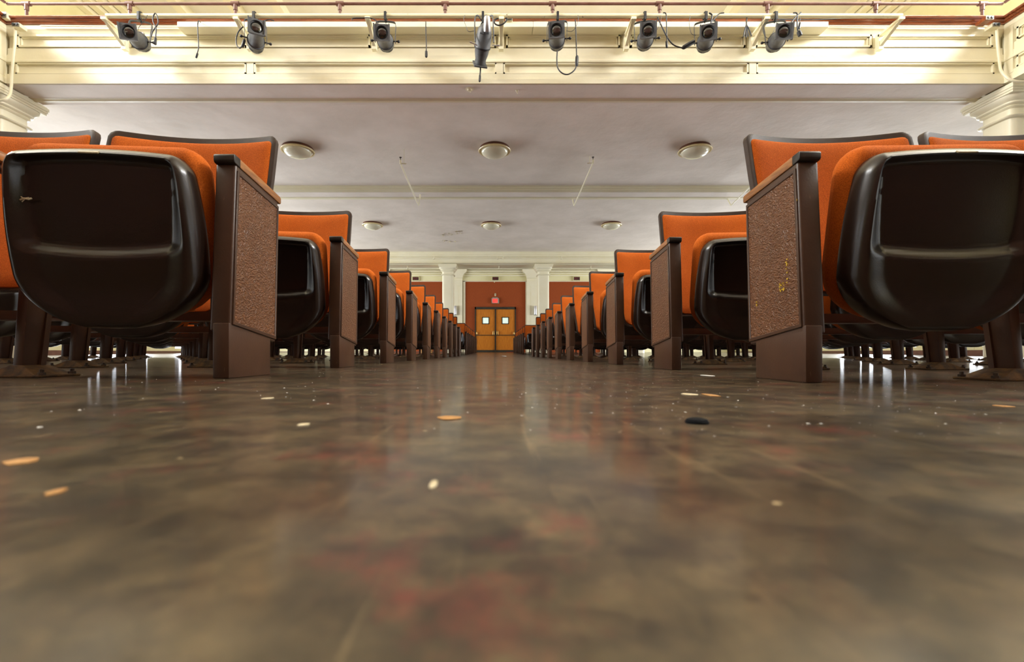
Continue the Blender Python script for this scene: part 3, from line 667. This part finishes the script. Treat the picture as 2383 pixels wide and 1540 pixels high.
# the lamp that hangs straight down
def down_lamp():
    top, bot = W(1128, 72, 5.72), W(1117, 148, 5.99)
    root = empty('stage_lamp', top, 'grey stage lamp hanging straight down with a bare silver lamp base', 'stage lamp', 'stage lamps on the balcony pipe')
    ax = bot-top; L = ax.length
    mt, side = axis_matrix(Vector((0, 0, 0)), ax); side = Vector((1, 0, 0)); 
    pr = [(.015, -.075), (.05, -.06), (.078, -.03), (.09, .02), (.094, .045), (.096, .05), (.096, .16), (.099, .165), (.099, .18), (.092, .185), (.085, .24), (.068, L-.05), (.072, L-.02), (.072, L)]
    M().lathe(pr, 32, mt).build('body', LAMPG, root, True)
    M().lathe([(.1, .163), (.102, .168), (.102, .18), (.1, .183)], 32, mt, caps=False).build('band', BLACK, root, True)
    M().box(-.085, .085, -.085, .085, L, L+.02).bevel(.004, 1).xf(mt).build('lens_frame', LAMPG, root)
    p = Vector((.03, -.085, .02)); M().tube([p+Vector((0, .03, -.06)), p+Vector((0, .0, -.03)), p+Vector((0, -.02, .02)), p+Vector((0, -.015, .06)), p+Vector((0, 0, .075))], [.045, .046, .04, .038, .02], 24).build('lamp_base', CHROME, root, True)
    M().tube(smooth_pts([p+Vector((0, 0, .07)), p+Vector((-.01, -.01, .10)), p+Vector((-.05, .05, .08)), (-.08, .08, .05)]), .009, 8).build('lead', BLACK, root, True)
    for s in (-1, 1):
        for k in range(6): M().box(-.004, .004, -.003, .003, -.008, .008).xf(Matrix.Translation((s*.03+(k-2.5)*.0075*1, -.094, -.09-(s*.0+k*.001)))).build('vent_slot', BLACK, root)
    c = Vector(((1124-HX)*YP/F-root.location.x, YP-root.location.y, pz-.07-root.location.z))
    pts = [(-.115, .0, -.13), (-.12, 0, -.02), (-.118, 0, c.z-.05), (-.08, 0, c.z-.01), tuple(c), (.08, 0, c.z-.01), (.10, 0, c.z-.06), (.105, 0, -.02), (.11, 0, -.14)]
    M().tube(smooth_pts(pts, 4), .008, 8).build('yoke', LAMPG, root, True)
    for s in (-1, 1): M().tube([(s*.09, 0, -.175), (s*.17, -.02, -.17-s*.02)], .006, 6).tube([(s*.15, -.015, -.17-s*.017), (s*.18, -.02, -.17-s*.02)], .010, 8).build('shutter_handle', CHROME, root, True)
    m = M(); tp = Vector((c.x, c.y, pz-root.location.z))
    m.tube([tuple(tp+Vector((0, math.cos(t)*.040, math.sin(t)*.040))) for t in [PI*1.15-PI*1.3*k/10 for k in range(11)]], .012, 8)
    m.box(c.x-.014, c.x+.014, c.y-.055, c.y-.03, c.z-.01, tp.z+.02); m.tube([(c.x, c.y, c.z-.02), (c.x, c.y-.02, c.z+.045)], .01, 8); m.build('clamp', BLACK, root, True)
down_lamp()

# cables hanging from the pipe
K = lambda pts, Y=5.78: [W(a, b, Y) for a, b in pts]
cable('cable', K([(352, 85), (356, 72), (366, 58), (368, 46), (362, 31), (356, 40), (357, 52), (363, 66), (362, 88)]), .007, 'black cable looped twice beside the leftmost lamp', plug=(W(362, 87, 5.78), W(361, 104, 5.78), .017))
cable('cable', [W(467, 52, 6.04)]+K([(462, 49), (460, 60), (461, 85), (462, 110), (459, 124)]), .006, 'short black cable hanging down between the first two lamps', plug=(W(460, 123, 5.78), W(456, 135, 5.78), .013))
cable('cable', K([(566, 62), (556, 72), (550, 88), (551, 105), (558, 112), (564, 106)]), .007, 'black cable curling left of the second lamp', plug=(W(564, 110, 5.78), W(569, 92, 5.78), .018))
cable('cable', K([(602, 52), (612, 49), (626, 46), (638, 48)]), .006, 'short black cable stub right of the second lamp')
cable('cable', K([(820, 47), (821, 43), (838, 42), (862, 42), (876, 49), (882, 60)]), .006, 'black cable running along the ledge into the third lamp')
cable('cable', [W(991, 52, 6.04)]+K([(991, 52), (991, 70), (992, 98), (992, 120)]), .006, 'straight black cable with plug hanging left of the vertical lamp', plug=(W(992, 118, 5.78), W(992, 133, 5.78), .017))
cable('cable', K([(1117, 146), (1118, 160), (1117, 176)], 5.99), .009, 'black tail cable under the vertical lamp', plug=(W(1117, 174, 5.99), W(1116, 190, 5.99), .015))
cable('cable', K([(1160, 43), (1152, 46), (1151, 54), (1160, 59), (1172, 55), (1180, 45), (1176, 42)]), .009, 'thick black cable looped round the middle bracket')
cable('cable', K([(1297, 118), (1296, 140), (1298, 158), (1308, 170), (1322, 173), (1336, 164), (1342, 152)]), .008, 'black cable making a wide U below the fifth lamp', plug=(W(1342, 154, 5.78), W(1343, 130, 5.78), .021))
cable('cable', K([(1342, 130), (1341, 100), (1340, 70), (1339, 46)]), .007, 'black cable rising straight to the pipe right of the fifth lamp')
cable('cable', [W(1530, 40, 5.82)]+K([(1542, 66), (1556, 92), (1570, 106), (1590, 112)]), .008, 'black cable sagging between the third and second lamps from the right', plug=(W(1588, 112, 5.78), W(1616, 96, 5.78), .028))
cable('cable', K([(1543, 30), (1550, 33), (1551, 60), (1552, 96)]), .007, 'black cable dropping right of the third lamp from the right', plug=(W(1551, 95, 5.78), W(1552, 111, 5.78), .015))
cable('cable', K([(1653, 62), (1656, 45), (1657, 35), (1650, 30)]), .009, 'black cable hooked over the pipe above the lamp')
cable('cable', K([(1648, 62), (1664, 42), (1674, 32), (1685, 30)]), .007, 'black cable leaning right across the pipe above the lamp')
for k, (dx, dy, lb) in enumerate(((-7, 86, 'outermost left strand'), (-1, 88, 'second strand'), (4, 85, 'third strand'), (12, 84, 'right strand'))):
    cable('cable', [W(1738, 42, 5.84)]+K([(1737, 56), (1737+dx*.5, 68), (1737+dx, dy)]), .007, 'bundled black cable ends on the right part of the pipe, '+lb)
cable('cable', K([(1838, 56), (1848, 44), (1855, 36), (1864, 29)]), .008, 'black cable leaning up behind the rightmost lamp')
cable('cable', K([(1846, 30), (1855, 32), (1855, 50), (1856, 68), (1860, 76)]), .008, 'black cable with angled plug right of the rightmost lamp', plug=(W(1858, 72, 5.78), W(1863, 84, 5.78), .026))
cable('cable', K([(1862, 40), (1861, 52)]), .004, 'thin red wire with a dark connector near the rightmost lamp', mt=BLACK, plug=(W(1862, 52, 5.78), W(1859, 68, 5.78), .014), sm=2)
for a, lb in (([(1082, 35), (1079, 45), (1085, 62), (1090, 73), (1104, 72)], 'thin safety wire with snap hook left of the vertical lamp'), ([(1345, 35), (1345, 50), (1338, 66), (1330, 73), (1318, 72)], 'thin safety wire right of the fifth lamp'),
          ([(343, 35), (338, 46), (324, 62), (321, 72)], 'thin safety wire over the leftmost lamp'), ([(1606, 36), (1604, 55), (1609, 78), (1620, 82)], 'thin safety wire beside the second lamp from the right'), ([(1538, 36), (1537, 52), (1531, 66), (1524, 72)], 'thin safety wire beside the third lamp from the right'),
          ([(1776, 36), (1773, 55), (1778, 80), (1790, 88), (1805, 62), (1807, 36)], 'thin safety wire looped round the rightmost lamp')):
    cable('safety_wire', K(a), .003, lb, n=5)
cable('cable', [W(1780, 42, 6.0), W(1830, 45, 6.04), W(1900, 46, 6.06), W(1975, 42, 6.06), W(2060, 38, 6.06)], .006, 'black cable lying along the wooden ledge at right')

# ------------------------------------------------------------------ auditorium seats
C = 0.61
def seat_shell():
    L = .468; n = 66; k = 72; W0 = .230
    def halfw(t):
        base = W0*(.955+.10*math.sin(PI*min(1, (t-.0)/.95)*.85+.25)) if t > .3 else W0*(.955+.10*math.sin(PI*.3/.95*.85+.25))-(.3-t)*.10
        tb = t*L; rb = .150
        if tb < rb: u = 1-tb/rb; base *= (max(1-u**2.3, 0))**(1/2.3)
        tt = (1-t)*L; rt = .050
        if tt < rt: u = 1-tt/rt; base -= rt*(1-math.sqrt(max(1-u*u, 0)))
        return max(base, .004)
    ts = [.5-.5*math.cos(PI*j/n) for j in range(n+1)]
    ts = sorted([.5*a+.5*(j/n) for j, a in enumerate(ts)])
    vs = []; fs = []
    for j, t in enumerate(ts):
        w_ = halfw(t); 
        for i in range(k+1):
            u = i/k*2-1; sx = .45*math.sin(u*PI/2)+.55*u; x = sx*w_
            dxx = w_-abs(x); e = min(dxx, (1-t)*L*1.0+.001, t*L*1.6+.002)
            r_ = .034; D = .05
            f = D*math.sqrt(max(1-(1-min(e/r_, 1))**2, 0))
            f += .016*math.sin(PI*min(max(t, 0), 1))*(1-(x/.26)**2)
            crest = .024+.012*(1-t); sw = .018+.058*(1-t)
            q_ = min(max((dxx-crest)/sw, 0), 1); inner = .7*q_+.3*q_*q_*(3-2*q_)
            tl = .465-.030*(1-(x/.17)**2)
            lg = min(max((t-tl+.028)/.056, 0), 1); lg = .75*lg+.25*lg*lg*(3-2*lg); tp = 1-sstep(1-.075, 1-.030, t); top = lg*tp
            lowz = (1-lg)*sstep(.02, .26, t)
            f -= inner*(.034*top+.015*lowz)
            vs.append((x, -f, t*L-.013*(x/.22)**2*t*t))
    wd = k+1
    for j in range(n):
        for i in range(k): fs.append((j*wd+i, j*wd+i+1, (j+1)*wd+i+1, (j+1)*wd+i))
    m = M().add(vs, fs)
    # skirt going back, then closed by a back sheet
    loop = [j*wd for j in range(n+1)]+[n*wd+i for i in range(1, wd)]+[j*wd+k for j in range(n-1, -1, -1)]+[i for i in range(k-1, 0, -1)]
    b0 = len(m.v); 
    for q in loop: x, y, z = m.v[q]; m.v.append((x*.985, .018, (z-.23)*.985+.23))
    nl = len(loop)
    for a in range(nl): b = (a+1) % nl; m.f.append((loop[a], loop[b], b0+b, b0+a))
    m.f.append(tuple(b0+a for a in range(nl)))
    return m
TILT = Matrix.Translation((0, .075, .138)) @ Matrix.Rotation(math.radians(10), 4, 'X')
def pillow(w0, L, D, rb, rt, z0, y0, n=26, k=26):
    m = M(); vs = []; fs = []
    for side in (0, 1):
        for j in range(n+1):
            t = .5-.5*math.cos(PI*j/n)
            tb = t*L; base = w0
            if tb < rb: u = 1-tb/rb; base *= max(1-u**2.4, 0)**(1/2.4)
            tt = (1-t)*L
            if tt < rt: u = 1-tt/rt; base -= rt*(1-math.sqrt(max(1-u*u, 0)))
            base = max(base, .005)
            for i in range(k+1):
                sx = math.sin((i/k*2-1)*PI/2); x = sx*base
                e = min(base-abs(x), tt+.0005, tb*1.2+.0005); r_ = D*.5
                f = D*.5*math.sqrt(max(1-(1-min(e/r_, 1))**2, 0))
                if side: f *= 1+.25*(1-sx*sx)*math.sin(PI*t)
                vs.append((x, y0+(f if side else -f), z0+t*L))
    wd = k+1; o = (n+1)*wd
    for s in (0, 1):
        for j in range(n):
            for i in range(k):
                q = (j*wd+i, j*wd+i+1, (j+1)*wd+i+1, (j+1)*wd+i); fs.append(tuple(a+s*o for a in (q if s == 0 else q[::-1])))
    m.add(vs, fs); return m
BW, BT, BZ0, BZ1 = .287, .030, .27, .862
def back_surf(x, z, off):
    hw_ = .235+(BW-.235)*sstep(.2, .62, z)
    yy = .505-(BZ1-z)*.26-.052*(x/BW)**2*1.0
    return yy+off
def back_panel(z0, z1, inset, y_front, y_back, rt, rb, n=22, k=28, puff=0):
    m = M(); vs = []; fs = []
    for side in (0, 1):
        for j in range(n+1):
            t = .5-.5*math.cos(PI*j/n); z = z0+t*(z1-z0); L = z1-z0
            base = (.250+(BW-.250)*sstep(.27, .70, z))-inset
            if (1-t)*L < rt: u = 1-(1-t)*L/rt; base -= rt*(1-math.sqrt(max(1-u*u, 0)))
            if t*L < rb: u = 1-t*L/rb; base -= rb*(1-math.sqrt(max(1-u*u, 0)))
            for i in range(k+1):
                sx = math.sin((i/k*2-1)*PI/2)*.6+(i/k*2-1)*.4; x = sx*base
                e = min(base-abs(x), (1-t)*L, t*L); rd = .0045
                rr_ = rd*(1-math.sqrt(max(1-(1-min(e/rd, 1))**2, 0)))
                if side == 0: off = y_front+rr_-puff*(1-(1-min(e/.05, 1))**2)
                else: off = y_back-rr_
                vs.append((x, back_surf(x, z, off), z))
    wd = k+1; o = (n+1)*wd
    for s in (0, 1):
        for j in range(n):
            for i in range(k):
                q = (j*wd+i, j*wd+i+1, (j+1)*wd+i+1, (j+1)*wd+i); fs.append(tuple(a+s*o for a in (q if s == 0 else q[::-1])))
    loop = [j*wd for j in range(n+1)]+[n*wd+i for i in range(1, wd)]+[j*wd+k for j in range(n-1, -1, -1)]+[i for i in range(k-1, 0, -1)]
    nl = len(loop)
    for a in range(nl): b = (a+1) % nl; fs.append((loop[a], loop[b], loop[b]+o, loop[a]+o))
    return m.add(vs, fs)
me_shell = seat_shell().xf(TILT).mesh('seat_shell', SHELL, True)
me_cush = pillow(.243, .475, .085, .17, .075, .018, .062).xf(TILT).mesh('seat_cushion', ORANGE, True)
me_bshell = back_panel(BZ0, BZ1, 0, 0, .034, .028, .06).mesh('back_shell', RIM, True)
me_bcush = back_panel(BZ0+.012, BZ1-.023, .015, -.005, .006, .016, .05, puff=.010).mesh('back_cushion', ORANGE, True)
me_plate = M().box(-.025, .025, -.002, .002, -.005, .005).bevel(.0015, 1).mesh('number_plate', PLATE)
# middle standard: leaning leg, foot plate, arm
def leg_mesh():
    m = M(); a, b = .0135, .016
    y0b, y1b, y0t, y1t = .115, .175, .135, .205
    vs = [(-a, y0b, .02), (a, y0b, .02), (a, y1b, .02), (-a, y1b, .02), (-b, y0t, .26), (b, y0t, .26), (b, y1t, .26), (-b, y1t, .26)]
    m.add(vs, [(3, 2, 1, 0), (4, 5, 6, 7), (0, 1, 5, 4), (1, 2, 6, 5), (2, 3, 7, 6), (3, 0, 4, 7)]).bevel(.004, 2)
    m2 = M().prism([(.135, .25), (.225, .25), (.245, .58), (.05, .60), (.05, .57), (.14, .54)], 'x', -.012, .012).bevel(.003, 1)
    m.add(m2.v, m2.f)
    for s in (-1, 1):                                    # flange strips on the channel leg
        m3 = M(); x = s*.0165
        m3.add([(x-.004, y1b-.012, .02), (x+.004, y1b-.012, .02), (x+.004, y1b+.004, .02), (x-.004, y1b+.004, .02), (x-.004, y1t-.012, .25), (x+.004, y1t-.012, .25), (x+.004, y1t+.004, .25), (x-.004, y1t+.004, .25)],
               [(3, 2, 1, 0), (4, 5, 6, 7), (0, 1, 5, 4), (1, 2, 6, 5), (2, 3, 7, 6), (3, 0, 4, 7)])
        m.add(m3.v, m3.f)
    return m
me_leg = leg_mesh().mesh('leg', BROWN, True)
def foot_mesh():
    m = M().box(-.09, .09, .085, .22, 0, .007)
    m.add([(-.075, .09, .006), (.075, .09, .006), (.075, .215, .006), (-.075, .215, .006), (-.018, .112, .034), (.018, .112, .034), (.018, .194, .034), (-.018, .194, .034)],
          [(3, 2, 1, 0), (4, 5, 6, 7), (0, 1, 5, 4), (1, 2, 6, 5), (2, 3, 7, 6), (3, 0, 4, 7)])
    return m.bevel(.002, 1)
me_foot = foot_mesh().mesh('foot_plate', RUSTY)
me_bolt = M().lathe([(.0095, 0), (.0095, .008), (.0055, .009), (.0055, .016), (.002, .017)], 6).mesh('bolt', BOLT)
me_arm = M().prism([(.02, .590), (.035, .583), (.29, .562), (.30, .565), (.30, .583), (.29, .588), (.035, .612), (.02, .608)], 'x', -.027, .027).bevel(.006, 2).mesh('armrest', ARM, True)
me_bar = M().box(-.29, .29, .315, .33, .175, .205).box(-.29, .29, .26, .33, .172, .178).mesh('hinge_bar', BROWN)
me_bracket = M().prism([(.16, .30), (.30, .25), (.33, .30), (.33, .36), (.27, .36), (.2, .34)], 'x', -.014, .014).bevel(.003, 1).mesh('hinge_bracket', BOLT)
# aisle end panel (front towards -y; aisle face towards +x before mirroring)
def endp():
    fr = [(.004, .128), (.033, .590), (.288, .566), (.268, .103)]
    return M().prism(fr, 'x', -.030, .026).bevel(.007, 3)
me_end = endp().mesh('end_panel', BROWN, True)
def inset_frame():
    o = [(.012, .146), (.038, .572), (.284, .549), (.266, .112)]; q = [(.022, .154), (.047, .561), (.275, .540), (.258, .124)]
    m = M(); X = .030; vs = [(X, a, b) for a, b in o]+[(X, a, b) for a, b in q]+[(.024, a, b) for a, b in o]+[(.024, a, b) for a, b in q]
    fs = []
    for j in range(4):
        k = (j+1) % 4; fs += [(j, k, 4+k, 4+j), (4+j, 4+k, 12+k, 12+j), (j, k, 8+k, 8+j), (8+j, 8+k, 12+k, 12+j)]
    return m.add(vs, fs).bevel(.0012, 1)
me_rim = inset_frame().mesh('panel_rim', BROWN, True)
me_inset = M().prism([(.022, .154), (.047, .561), (.275, .540), (.258, .124)], 'x', .020, .0275).mesh('textured_panel', HAMMER)
me_base = M().box(-.019, .026, 0, .235, 0, .150).bevel(.004, 2).mesh('end_base', BROWN, True)
me_cap = M().prism([(.052, .584), (.30, .561), (.304, .566), (.304, .580), (.298, .585), (.052, .609)], 'x', -.0290, .0290).bevel(.003, 2).mesh('armrest', ARM, True)
me_capend = M().prism([(.020, .593), (.024, .588), (.052, .5838), (.0522, .6093), (.024, .6120), (.020, .608)], 'x', -.0290, .0290).bevel(.003, 2).mesh('armrest_end', DARKEND, True)
ORD = 'first second third fourth fifth sixth seventh eighth ninth tenth eleventh twelfth thirteenth fourteenth fifteenth sixteenth seventeenth eighteenth nineteenth'.split()

def make_seat(s, X, Y, ang, end, label, group, detail=2, nextleg=True):
    z = gz(X, Y)
    r = empty('auditorium_seat', (X, Y, z), label, 'seat', group)
    a = ang
    sx = .014 if s < 0 else .0
    o = inst('seat_shell', me_shell, r, (sx, 0, 0), rz=a)
    if detail > 1:
        p = TILT @ Vector((0, -.047, .452)); pl = inst('number_plate', me_plate, o, (p.x, p.y, p.z)); pl.rotation_euler = (math.radians(-42), 0, 0)
    inst('seat_cushion', me_cush, r, (sx, 0, 0), rz=a)
    inst('backrest_shell', me_bshell, r, rz=a)
    inst('backrest_cushion', me_bcush, r, rz=a)
    inst('hinge_bar', me_bar, r, rz=a)
    if nextleg:
        xo = s*C/2; yo = math.tan(a)*xo
        lg = inst('leg', me_leg, r, (xo, yo, 0))
        ft = inst('foot_plate', me_foot, lg)
        if detail > 1:
            for bx, by in ((-.08, .105), (.08, .105), (-.08, .20), (.08, .20)): inst('bolt', me_bolt, lg, (bx, by, .006))
        inst('armrest', me_arm, r, (xo, yo, 0))
        if detail: inst('hinge_bracket', me_bracket, r, (xo-s*.03, yo, 0))
    if end:
        xe = -s*C/2-(.03 if s > 0 else 0); ye = math.tan(a)*xe*1.0
        sc = (-s, 1, 1); L0 = (xe, -(-ye) if False else ye, 0)
        e = inst('end_panel', me_end, r, L0, 0, sc)
        inst('panel_rim', me_rim, e); inst('textured_panel', me_inset, e); 
        inst('end_base', me_base, r, L0, 0, sc)
        ca = inst('armrest', me_cap, r, L0, 0, sc); inst('armrest_end', me_capend, ca)
        inst('hinge_bracket', me_bracket, r, (xe+s*.045, ye, 0))
    return r
rowsL = [1.263]+[2.167+.952*i for i in range(9)]
rowsR = [1.223, 2.144]+[3.105+.953*i for i in range(8)]
backL = [12.35+.985*i for i in range(8)]; backR = [13.35+.985*i for i in range(7)]
for s, rows, back, EX in ((-1, rowsL, backL, -.735), (1, rowsR, backR, .836)):
    side = 'left' if s < 0 else 'right'
    for ri, Y0 in enumerate(rows+back):
        isb = ri >= len(rows)
        base = math.radians(4.6 if s < 0 else (-1.6 if ri == 0 else -3.4))
        if isb: base *= .5
        x = EX+(.03 if s > 0 else 0); y = Y0
        nseat = 8 if not isb else (5 if ri-len(rows) < 3 else 2)
        for j in range(nseat):
            a = base*(1+.06*j)
            if s > 0 and ri == 0 and j > 0: a = math.radians(-2)
            cx_ = x+s*C/2; cy_ = y-math.tan(abs(a))*C/2*(1 if (a > 0) == (s < 0) else -1)
            inner = abs(x)
            if isb and j == 1 and abs(y+.3-17.2) < .75: break
            if inner/max(Y0+.2, .1) > 1.16 and not isb: break
            if j == 0:
                if not isb: lb = 'orange aisle seat with hammered end panel, %s row from the front, %s of aisle' % (ORD[ri], side)
                else: lb = 'distant orange aisle seat beyond the cross aisle, %s row of the %s back block' % (ORD[ri-len(rows)], side)
                gp = 'aisle seats with end panels'
            else:
                lb = 'orange folding seat, %s in from aisle, %s row of the %s %sblock' % (ORD[j], ORD[ri if not isb else ri-len(rows)], side, 'back ' if isb else 'front ')
                gp = 'inner seats of the rows'
            make_seat(s, cx_, cy_, a, j == 0, lb, gp, 2 if ri < 5 else 1)
            x += s*C; y = cy_-(y-cy_)*1.0
            y = cy_+(cy_-y) if False else y
# ------------------------------------------------------------------ litter on the floor
def chip(px, py, wpx, hpx, mt, label, name='paint_chip', cat='chip', th=.0007, Yb=None):
    Y = Yb or CH*F/(py-HY); X = (px-HX)*Y/F; z = gz(X, Y)
    if X > .3: Y = (CH-z)*F/(py-HY); X = (px-HX)*Y/F
    w_ = wpx*Y/F/2; d_ = hpx*Y*Y/F/CH/2
    n = 9; m = M(); ang = [2*PI*(i+random.uniform(-.3, .3))/n for i in range(n)]
    po = [(math.cos(t)*w_*random.uniform(.75, 1.1), math.sin(t)*d_*random.uniform(.75, 1.1)) for t in ang]
    m.prism(po, 'z', 0, th)
    o = m.build(name, mt); o.location = (X, Y, z+.0003)
    tag(o, label, cat, None); return o
chip(1607, 918, 36, 5, CHIP, 'cream sliver of paint lying on the floor before the right aisle seat')
chip(1655, 920, 26, 7, TAN, 'tan flake lying beside the cream sliver on the right floor')
chip(623, 926, 24, 4, CHIP, 'pale chip on the floor in front of the nearest left aisle seat')
chip(1045, 966, 60, 9, TAN, 'long peach flake on the floor left of the aisle centre')
chip(705, 984, 28, 7, CHIP, 'yellowish chip on the bluish floor band at left')
chip(50, 1070, 70, 18, TAN, 'blurred orange flake at the left edge of the floor')
chip(1008, 1113, 18, 18, CHIP, 'blurred round pale speck near the middle of the floor')
chip(130, 1138, 30, 16, TAN, 'blurred peach speck on the floor low at left')
chip(1648, 874, 22, 3, CHIPW, 'small white chip in front of the second right aisle seat')
chip(1172, 828, 11, 3, CHIPW, 'scrap of white paper far down the aisle', 'paper_scrap', 'paper')
chip(2340, 946, 26, 5, TAN, 'tan sliver at the right edge of the floor')
p = Vector(((1622-HX)*.505/F, .505, 0)); b = M().lathe([(.0118, 0), (.0122, .0015), (.0105, .0042), (.006, .0055), (.001, .0058)], 20).build('rubber_lump', SIGNBLACK2, None, True)
b.location = (p.x, p.y, gz(p.x, p.y)); tag(b, 'black lump of rubber on the floor in the right foreground', 'lump')
# red mat by the doors
o = M().box(-.23, .23, -.25, .25, 0, .012).build('door_mat', REDM); o.location = (wallx(1192)-.05, 21.3, gz(.8, 21.3)+.001); tag(o, 'red mat on the floor at the foot of the right-hand door', 'mat')
for px, lb in ((982, 'left one of two small tan bins under the far left seats'), (1004, 'right one of two small tan bins under the far left seats')):
    x = (px-HX)*17.6/F; r = empty('waste_bin', (x, 17.6, gz(x, 17.6)), lb, 'bin')
    M().lathe([(.035, 0), (.042, .16)], 20).build('body', TAN, r, True); M().lathe([(.044, .16), (.044, .172)], 20).build('rim', CHIP, r, True)
# scattered dust and tiny chips nobody could count
m = M()
rnd = random.Random(3)
for i in range(2600):
    Y = rnd.uniform(.55, 11); X = rnd.uniform(-4, 6)*(Y/8+.25)
    if X < -.6 and rnd.random() < .72: continue
    z = gz(X, Y)+.0006; sz = rnd.uniform(.0008, .0035)*(.5+Y*.16); a = rnd.uniform(0, PI); c, q = math.cos(a)*sz, math.sin(a)*sz*rnd.uniform(.5, 1); h = rnd.uniform(0, .0006)
    m.add([(X-c, Y-q, z), (X+q, Y-c, z+h), (X+c, Y+q, z), (X-q, Y+c, z+h*2)], [(0, 1, 2, 3)])
for i in range(750):
    Y = rnd.uniform(.42, 1.9); X = rnd.uniform(.05, 1.12)*Y*(1 if rnd.random() < .85 else -1)
    z = gz(X, Y)+.0005; sz = abs(rnd.gauss(0, .0007))+.0004; a = rnd.uniform(0, PI); c, q = math.cos(a)*sz, math.sin(a)*sz
    m.add([(X-c, Y-q*1.4, z), (X+q, Y-c*1.4, z), (X+c, Y+q*1.4, z), (X-q, Y+c*1.4, z+.0005)], [(0, 1, 2, 3)])
o = m.build('debris', CHIPW); tag(o, 'tiny white paint crumbs scattered over the floor between the rows', 'debris', None, 'stuff')

# ------------------------------------------------------------------ small marks
r = empty('twine_scrap', (-1.262, 1.15, .43), 'frayed scrap of pale twine caught on the nearest left seat shell', 'twine')
p = W(62, 463, 1.205); r.location = p
M().tube(smooth_pts([(-.016, .0, -.002), (-.004, -.002, .001), (.006, -.002, -.001), (.013, 0, .002)]), [.0022]*19, 6).build('strand', CHIP, r, True)
M().tube(smooth_pts([(-.014, .0, .006), (-.004, -.003, .001), (.008, -.002, .003)]), .0014, 5).build('strand', CHIP, r, True)
M().tube(smooth_pts([(-.012, .0, -.007), (-.002, -.001, .0), (.01, -.004, -.002)]), .0012, 5).build('strand', CHIP, r, True)
YEL = mat('yellow_paint_smear', lin(206, 170, 40), .6, build=mottled(lin(190, 152, 30), lin(218, 186, 60), 200))
seat0 = [o for o in COL.objects if o.get('label', '').endswith('first row from the front, right of aisle')][0]
m = M(); rr = random.Random(5); xf_ = -C/2-.0285-.03
for cy, cz, ny, nz, k in ((.108, .262, .012, .012, 22), (.045, .47, .004, .02, 9), (.085, .30, .003, .04, 9), (.235, .22, .003, .02, 4)):
    for i in range(k):
        y, z = cy+rr.uniform(-ny, ny), cz+rr.uniform(-nz, nz); h = rr.uniform(.0008, .0022); w2 = h*rr.uniform(.6, 1.6)
        m.box(xf_-.0003, xf_+.001, y-w2, y+w2, z-h, z+h)
m.build('paint_smear', YEL, seat0)['label'] = 'yellow paint smears on the end panel'
m = M(); rr = random.Random(9)
for i in range(34):
    g = rr.choice(((1040, 546, 12, 4), (1036, 561, 12, 3), (1066, 560, 9, 2), (1068, 540, 8, 4)))
    p = W(g[0]+rr.uniform(-g[2], g[2]), g[1]+rr.uniform(-g[3], g[3]), 1); k = (3.68-CH)/(p.z-CH); X, Y = p.x*k, k
    a = rr.uniform(0, PI*2); q = rr.uniform(.02, .055); c, d_ = math.cos(a)*q, math.sin(a)*q; h = rr.uniform(.01, .04)
    m.add([(X-c, Y-d_, 3.679), (X+d_, Y-c, 3.679), (X+c*.8, Y+d_*.8, 3.68-h), (X-d_*.6, Y+c*.6, 3.68-h*.8)], [(0, 1, 2, 3)])
o = m.build('peeling_paint', CHIP); tag(o, 'patch of peeling paint flakes on the ceiling near the left rear dome light', 'peeling paint', None, 'stuff')
